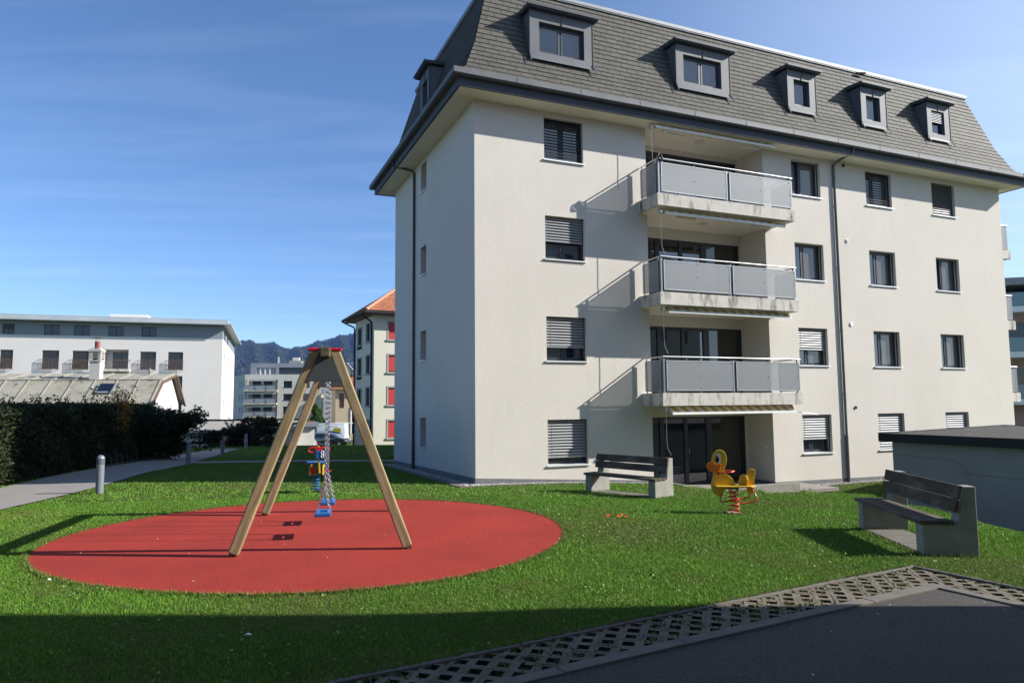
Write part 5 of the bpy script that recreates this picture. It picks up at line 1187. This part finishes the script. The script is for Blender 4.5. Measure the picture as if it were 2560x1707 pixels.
# twigs rising above
tw = []
for k in range(170):
    y = random.uniform(8, 29); x = -13.05-.17*(y-17.5)-random.uniform(0, 1.1); h = random.expovariate(1/.10)+.03
    if 17 < y < 23 and random.random() < .3: h += .2
    for j in range(int(6+h*40)): t = random.random(); tw.append((x+random.gauss(0, .03+.05*h), y+random.gauss(0, .04+.05*h), 1.8+h*t))
P = np.r_[P, np.array(tw)-(0, 0, 0)]
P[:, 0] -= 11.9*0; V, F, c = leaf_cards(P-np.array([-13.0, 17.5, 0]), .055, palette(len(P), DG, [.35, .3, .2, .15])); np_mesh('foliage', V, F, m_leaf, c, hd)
mb = MB()
for k in range(60):
    y = 8.3+k*.35; x = -13.05-.17*(y-17.5)-.5+13.0; mb.tube([(x, y-17.5, -.5), (x+random.uniform(-.1, .1), y-17.5+random.uniform(-.1, .1), .8), (x+random.uniform(-.3, .3), y-17.5+random.uniform(-.2, .2), 1.6)], .018, 5)
mb.build('stems', m_bark, hd)
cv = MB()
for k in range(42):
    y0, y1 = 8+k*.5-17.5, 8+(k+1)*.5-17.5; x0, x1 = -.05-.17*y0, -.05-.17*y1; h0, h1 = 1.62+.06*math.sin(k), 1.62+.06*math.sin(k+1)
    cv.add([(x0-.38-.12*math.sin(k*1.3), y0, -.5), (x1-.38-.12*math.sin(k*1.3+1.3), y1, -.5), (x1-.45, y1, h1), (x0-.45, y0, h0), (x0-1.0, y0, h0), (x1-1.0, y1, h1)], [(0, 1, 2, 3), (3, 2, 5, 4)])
cv.build('dark_core', mat('hedge_inside', (.012, .014, .008), 1.), hd)  # solid near-black sheet in place of the shaded gaps behind the leaves
def bush(name, label, x, y, rx, rz_, n, size, cs, wts=None, group=None, zb=None, upright=False, cat='shrub', ry=None, trunk=None, clumps=14, spiky=0, z0off=0):
    z0 = z1(x, y) if zb is None else zb; t = thing(name, label, cat, (x, y, z0), 0, group); ry = ry or rx
    pts = []
    cl = [(random.gauss(0, .42), random.gauss(0, .42), random.uniform(.2, .95), random.uniform(.25, .5)) for k in range(clumps)]
    for k in range(n):
        a, b, c_, r_ = random.choice(cl); v = Vector((random.gauss(0, 1), random.gauss(0, 1), random.gauss(0, 1))).normalized()*r_*random.random()**.4
        w_ = (1-abs(c_-.5)*.5)
        pts.append(((a*w_+v.x)*rx, (b*w_+v.y)*ry, max(.03, min(1.12, (c_+v.z*.5)))*rz_+z0off))
    for k in range(spiky):
        a = random.uniform(0, 6.28); d = random.uniform(.2, .9); h = random.uniform(.75, 1.15)
        q0 = Vector((math.cos(a)*rx*.4, math.sin(a)*ry*.4, rz_*.5)); q1 = Vector((math.cos(a)*rx*(.5+d*.7), math.sin(a)*ry*(.5+d*.7), rz_*h*(1.1-d*.25)))
        for j in range(22): p = q0.lerp(q1, random.random()); pts.append((p.x+random.gauss(0, .03), p.y+random.gauss(0, .03), p.z+random.gauss(0, .03)+z0off))
    P = np.array(pts); V, F, c = leaf_cards(P, size, palette(len(P), cs, wts)); np_mesh('foliage' if not trunk else 'crown', V, F, m_leaf, c, t)
    mb = MB()
    if trunk: mb.tube([(0, 0, -.3), (.05, 0, z0off*.5), (0, .05, z0off+rz_*.3)], trunk, 8)
    for k in range(10):
        a = random.uniform(0, 6.28); mb.tube([(0.03*math.cos(a), .03*math.sin(a), (-.1 if not trunk else z0off*.8)), (rx*.3*math.cos(a), ry*.3*math.sin(a), rz_*.4+z0off), (rx*.6*math.cos(a), ry*.6*math.sin(a), rz_*.8+z0off)], .015*max(1, rz_/2), 5)
    mb.build('trunk' if trunk else 'stems', m_bark, t); return t
bush('large_bush', 'large loose dark bush with feathery shoots closing the far end of the hedge', -14.1, 28.6, 1.6, 2.05, 18000, .07, DG, None, ry=1.2, spiky=110, clumps=34)
bush('autumn_shrub', 'yellow-orange autumn shrub poking above the hedge in front of the old roof', -14.7, 26.0, .75, 2.75, 2300, .06, [(.34, .20, .03), (.24, .17, .03), (.10, .12, .02), (.38, .13, .02)], [.35, .3, .2, .15], zb=-.3, spiky=40)
bush('round_shrub', 'dark reddish round shrub behind the third bollard', -17.3, 44.5, 1.0, 1.75, 5200, .09, [(.035, .018, .014), (.05, .025, .018), (.03, .03, .014)], None, spiky=20, group='round shrubs by the far path')
bush('round_shrub', 'dark green round shrub left of the front swing leg', -15.2, 43.5, .95, 1.75, 5200, .09, DG, None, spiky=25, group='round shrubs by the far path')
bush('green_tree', 'bright green leafy tree behind the swing chains, in front of the pale apartments', -26.6, 95, 1.15, 4.0, 7000, .24, [(.05, .11, .02), (.07, .14, .03), (.03, .07, .015)], None, zb=-3.2, cat='tree', trunk=.14, z0off=.6)
bush('distant_tree', 'dark tree glimpsed between balconies at the right edge', 27.6, 42, 1.8, 4.2, 6000, .16, DG, None, zb=-1, cat='tree', trunk=.12, z0off=1.2)
bush('low_groundcover_shrub', 'low dark green shrubs along the foot of the far garage', -18.5, 46.6, 3.0, .5, 6000, .10, DG, None, ry=.7, zb=-1.05, clumps=30)
bush('low_hedge', 'low dark hedge hiding the wheels of the parked cars', -17.5, 66, 6.5, .6, 9000, .14, DG, None, ry=.8, zb=-2.75, clumps=50)
# grass
def inside_mat(x, y, sh=0.): t = np.arctan2(y-MC[1], x-MC[0]); return np.hypot(x-MC[0], y-MC[1]) < mat_r(t)-sh
def grass_ok(x, y):
    a, b = toAB(x, y); ok = ~((a > -.05) & (b > -.05)); ok &= ~inside_mat(x, y, .012+.03*np.clip(np.sin(x*9)+np.sin(y*11)+np.sin((x+y)*23), 0, 2)); ok &= ~in_path(x, y)
    u = (x-BX)*CU+(y-BY)*SU; n_ = -(x-BX)*SU+(y-BY)*CU
    ok &= ~((u > -.62) & (u < 22.5) & (n_ > -.62) & (n_ < 9.4)); ok &= ~((u > 5.3) & (u < 10.9) & (n_ > -1.58) & (n_ < .2))
    ga_ = ((x-9.85)*gd.x+(y-18.28)*gd.y); pb = Vector((-gd.y, gd.x)); gb_ = ((x-9.85)*pb.x+(y-18.28)*pb.y); ok &= ~((gb_ > -.02) & (ga_ > -.4))
    for (px_, py_, an, ln) in ((1.56, 15.26, R(-49), 1.86), (4.78, 9.85, R(-96), 1.88)):
        lx = (x-px_)*math.cos(an)+(y-py_)*math.sin(an); ly = -(x-px_)*math.sin(an)+(y-py_)*math.cos(an); ok &= ~((lx > .0) & (lx < ln) & (ly > .03) & (ly < .5))
    return ok
def field(n, y0, y1, wmax):
    y = np.sqrt(RNG.uniform(y0*y0, y1*y1, n)); x = RNG.uniform(-1, 1, n)*(y*.80+wmax); return x, y
def patch(x, y, s, o=0.): return (np.sin(x*1.3*s+o)+np.sin(y*1.7*s+1+o)+np.sin((x+y)*.9*s+2*o)+np.sin((x-y*.6)*2.3*s)+np.sin(x*4.1*s+y*3.3*s+o))/5
GC = []; GV = []
for n, y0, y1, h0, w0 in ((360000, 3.4, 8.5, .023, .0036), (380000, 8.5, 14, .026, .0055), (220000, 14, 30, .032, .011), (90000, 30, 57, .05, .028)):
    x, y = field(n, y0, y1, 1.2); k = grass_ok(x, y); x, y = x[k], y[k]; n = len(x); z = zt(x, y)
    pt_ = patch(x, y, 1.); dry = np.clip(1.1-np.hypot((x-1.5)/1.1, (y-10.2)/1.7), 0, 1)+np.clip(patch(x, y, .8, 3.)-.15, 0, 1)*1.3+np.clip(patch(x, y, 3.1, 1.)-.3, 0, 1)*.8
    h = h0*RNG.uniform(.55, 1.35, n)*(1+.25*pt_)*(1-.4*np.clip(dry, 0, 1)); w_ = w0*RNG.uniform(.7, 1.3, n); a = RNG.uniform(0, 2*np.pi, n); la = RNG.uniform(0, 2*np.pi, n); le = h*RNG.uniform(.2, 1.0, n)
    dx, dy = np.cos(a)*w_, np.sin(a)*w_; tx, ty = x+np.cos(la)*le, y+np.sin(la)*le
    V = np.stack([np.stack([x-dx, y-dy, z-.004], -1), np.stack([x+dx, y+dy, z-.004], -1), np.stack([tx, ty, z+h], -1)], 1)
    g = np.array([(.118, .265, .022)])*np.ones((n, 1)); g = g*(1+.18*pt_[:, None]); mixk = np.clip(dry, 0, 1)[:, None]*RNG.uniform(.2, 1, (n, 1)); g = g*(1-mixk)+np.array([(.19, .17, .055)])*mixk
    yl = (RNG.random(n) < .05)[:, None]; g = np.where(yl, np.array([(.20, .22, .06)]), g); g *= RNG.uniform(.65, 1.35, (n, 1))
    GV.append(V.reshape(-1, 3)); GC.append(np.repeat(g, 3, 0))
# longer tufts along the mat rim, kerb, and feet of things
ex = []
for k in range(15000):
    t = random.uniform(0, 6.283); q = float(np.interp(t % 6.2832, tt, rm)); dd = abs(random.gauss(0, .035))-.006; ex.append((MC[0]+(q+dd)*math.cos(t), MC[1]+(q+dd)*math.sin(t)))
for k in range(7000):
    a_ = random.uniform(0, 12); dd = -.06-abs(random.gauss(0, .02))+.03; p_ = AB(a_, dd) if random.random() < .7 else AB(dd, a_*.5); ex.append(p_)
for (px_, py_, an, ln) in ((1.56, 15.26, R(-49), 1.86), (4.78, 9.85, R(-96), 1.88)):
    for k in range(1600):
        e_ = random.choice(((random.uniform(-.02, ln), random.choice((-.02, .58))), (random.choice((-.02, .19, ln-.19, ln+.02)), random.uniform(0, .56)))); lx, ly = e_[0]+random.gauss(0, .012), e_[1]+random.gauss(0, .012)
        ex.append((px_+lx*math.cos(an)-ly*math.sin(an), py_+lx*math.sin(an)+ly*math.cos(an)))
for k in range(500): t = random.uniform(0, 6.28); q = random.uniform(.12, .17); ex.append((3.68+q*math.cos(t), 11.85+q*math.sin(t)))
ex = np.array(ex); x, y = ex[:, 0], ex[:, 1]; n = len(x); z = zt(x, y); h = RNG.uniform(.02, .055, n); w_ = RNG.uniform(.003, .006, n); a = RNG.uniform(0, 6.28, n); la = RNG.uniform(0, 6.28, n); le = h*RNG.uniform(.2, .9, n)
GV.append(np.stack([np.stack([x-np.cos(a)*w_, y-np.sin(a)*w_, z], -1), np.stack([x+np.cos(a)*w_, y+np.sin(a)*w_, z], -1), np.stack([x+np.cos(la)*le, y+np.sin(la)*le, z+h], -1)], 1).reshape(-1, 3))
g = np.array([(.125, .20, .03)])*RNG.uniform(.5, 1.4, (n, 1)); g = np.where((RNG.random(n) < .18)[:, None], np.array([(.25, .22, .09)]), g); GC.append(np.repeat(g, 3, 0))
V = np.concatenate(GV); C_ = np.concatenate(GC); struct(np_mesh('grass', V, np.arange(len(V)).reshape(-1, 3), m_grass, C_), 'stuff')
# clover and plantain leaves in the lawn
x, y = field(30000, 4, 14, .8); k = grass_ok(x, y); x, y = x[k], y[k]; pr = np.clip(patch(x, y, 1.6, 5.), 0, 1)*1.5+.12; k = RNG.random(len(x)) < pr; x, y = x[k], y[k]
P = np.stack([x, y, zt(x, y)+RNG.uniform(.012, .04, len(x))], -1); V, F, c = leaf_cards(P, .022, palette(len(P), [(.10, .19, .035), (.16, .24, .06), (.22, .27, .12)], [.5, .35, .15]), 1.2)
struct(np_mesh('clover', V, F, m_grass, c), 'stuff')
# weeds in the lattice pavers
pts = []
for k in range(16000):
    hor = random.random() < .6; s_, t_ = random.uniform(0, 9), random.uniform(.0, .5); a, b = (s_, t_) if hor else (t_, s_); x, y = AB(a, b)
    if patch(np.array(x*3), np.array(y*3), 1.5) > -.12: pts.append((x, y, z1(x, y)-random.uniform(.0, .045)))
P = np.array(pts); V, F, c = leaf_cards(P, .018, palette(len(P), [(.07, .13, .02), (.12, .15, .03), (.16, .14, .05)]), 2.2, .8); struct(np_mesh('paver_weeds', V, F, m_grass, c), 'stuff')

# ------------------------------------------------------------------ hills
hk = np.array([(-60, 7.5), (-45, 6), (-35, 4.6), (-27, 4.5), (-23.6, 4.35), (-22.7, 4.38), (-22.0, 4.53), (-21.2, 4.66), (-20.6, 4.62), (-20.05, 4.45), (-19.4, 4.52), (-18.9, 4.48), (-18.2, 4.20), (-17.7, 4.08), (-17.0, 4.22), (-16.2, 4.45), (-15.5, 4.72), (-14.7, 4.92), (-14.0, 5.10), (-13.4, 5.28), (-12.7, 5.45), (-11, 5.9), (-6, 7), (5, 6), (20, 5.2), (35, 4.5), (60, 6)])
def hill_z(az, r):
    """height over the valley at azimuth (deg) and distance"""
    e = np.interp(az, hk[:, 0], hk[:, 1]); Hr = np.tan(np.radians(e))*2300+1.8
    t = np.clip((r-1100)/1200, 0, 1); s_ = t*t*(3-2*t)
    rid = 1-.14*np.abs(np.sin(az*1.9+r*.0021))*np.clip(1-t, 0, 1)*4*t
    back = np.clip((r-2300)/2500, 0, 1)
    return -3.3+(Hr+3.3)*s_*rid*(1-back*.7)
az = np.concatenate([np.arange(-62, -28, 1.), np.arange(-28, -8, .12), np.arange(-8, 62, 1.)]); rs = np.concatenate([np.linspace(1050, 2400, 70), np.linspace(2440, 2800, 8)])
Ag, Rg = np.meshgrid(az, rs, indexing='ij'); Zg = hill_z(Ag, Rg); Zg[:, 0] -= 3
V = np.stack([Rg*np.sin(np.radians(Ag)), Rg*np.cos(np.radians(Ag)), Zg], -1).reshape(-1, 3); nr = len(rs); F = []
for i in range(len(az)-1):
    for j in range(nr-1): k = i*nr+j; F.append((k, k+nr, k+nr+1, k+1))
struct(np_mesh('hills', V, np.array(F), m_hill))
n = 26000; a_ = RNG.uniform(-27, -9, n); r_ = RNG.uniform(1250, 2420, n)
mead = ((np.abs(a_+16.0-(r_-2050)*.004) < .9) & (np.abs(r_-2080) < 110)) | (patch(a_*1.2, r_*.006, 1.0, 2.) > .48)
mead &= ~(r_ > 2250)
a_, r_ = a_[~mead], r_[~mead]; n = len(a_)
X = r_*np.sin(np.radians(a_)); Y = r_*np.cos(np.radians(a_)); Z = hill_z(a_, r_)
conif = RNG.random(n) < .6; h = np.where(conif, RNG.uniform(9, 16, n), RNG.uniform(7, 12, n)); w_ = np.where(conif, h*.20, h*.42)
V = []; kk = 6; ang = np.arange(kk)*2*np.pi/kk
rot = RNG.uniform(0, 6.28, n)
ringA = np.stack([X[:, None]+w_[:, None]*np.cos(ang+rot[:, None]), Y[:, None]+w_[:, None]*np.sin(ang+rot[:, None]), np.repeat((Z+h*.18)[:, None], kk, 1)], -1)
wu = np.where(conif, .45, .85)*w_; ringB = np.stack([X[:, None]+wu[:, None]*np.cos(ang+rot[:, None]), Y[:, None]+wu[:, None]*np.sin(ang+rot[:, None]), np.repeat((Z+h*.62)[:, None], kk, 1)], -1)
tip = np.stack([X, Y, Z+h], -1)[:, None, :]; bot = np.stack([X, Y, Z-2], -1)[:, None, :]
V = np.concatenate([ringA, ringB, tip, bot], 1).reshape(-1, 3); base = (np.arange(n)*(2*kk+2))[:, None]; F = []
for k in range(kk):
    q = (k+1) % kk
    F.append(np.concatenate([base+k, base+q, base+kk+q], 1)); F.append(np.concatenate([base+k, base+kk+q, base+kk+k], 1)); F.append(np.concatenate([base+kk+k, base+kk+q, base+2*kk], 1)); F.append(np.concatenate([base+q, base+k, base+2*kk+1], 1))
F = np.concatenate(F); c = np.where(conif[:, None], np.array([(.014, .024, .014)]), palette(n, [(.026, .034, .014), (.045, .034, .014), (.02, .03, .012)]))*RNG.uniform(.7, 1.3, (n, 1))
struct(np_mesh('hill_forest', V, F, m_forest, np.repeat(c, 2*kk+2, 0)), 'stuff')

# ------------------------------------------------------------------ haze
hm = bpy.data.materials.new('haze'); hm.use_nodes = True; hn = hm.node_tree.nodes; hn.clear(); ho = hn.new('ShaderNodeOutputMaterial'); hv = hn.new('ShaderNodeVolumePrincipled')
hv.inputs['Color'].default_value = (.26, .46, 1, 1); hv.inputs['Density'].default_value = .00010; hm.node_tree.links.new(hv.outputs[0], ho.inputs['Volume'])
HZ = MB().box(-2900, 2900, -60, 2900, -8, 340).build('haze', hm); struct(HZ, 'stuff')
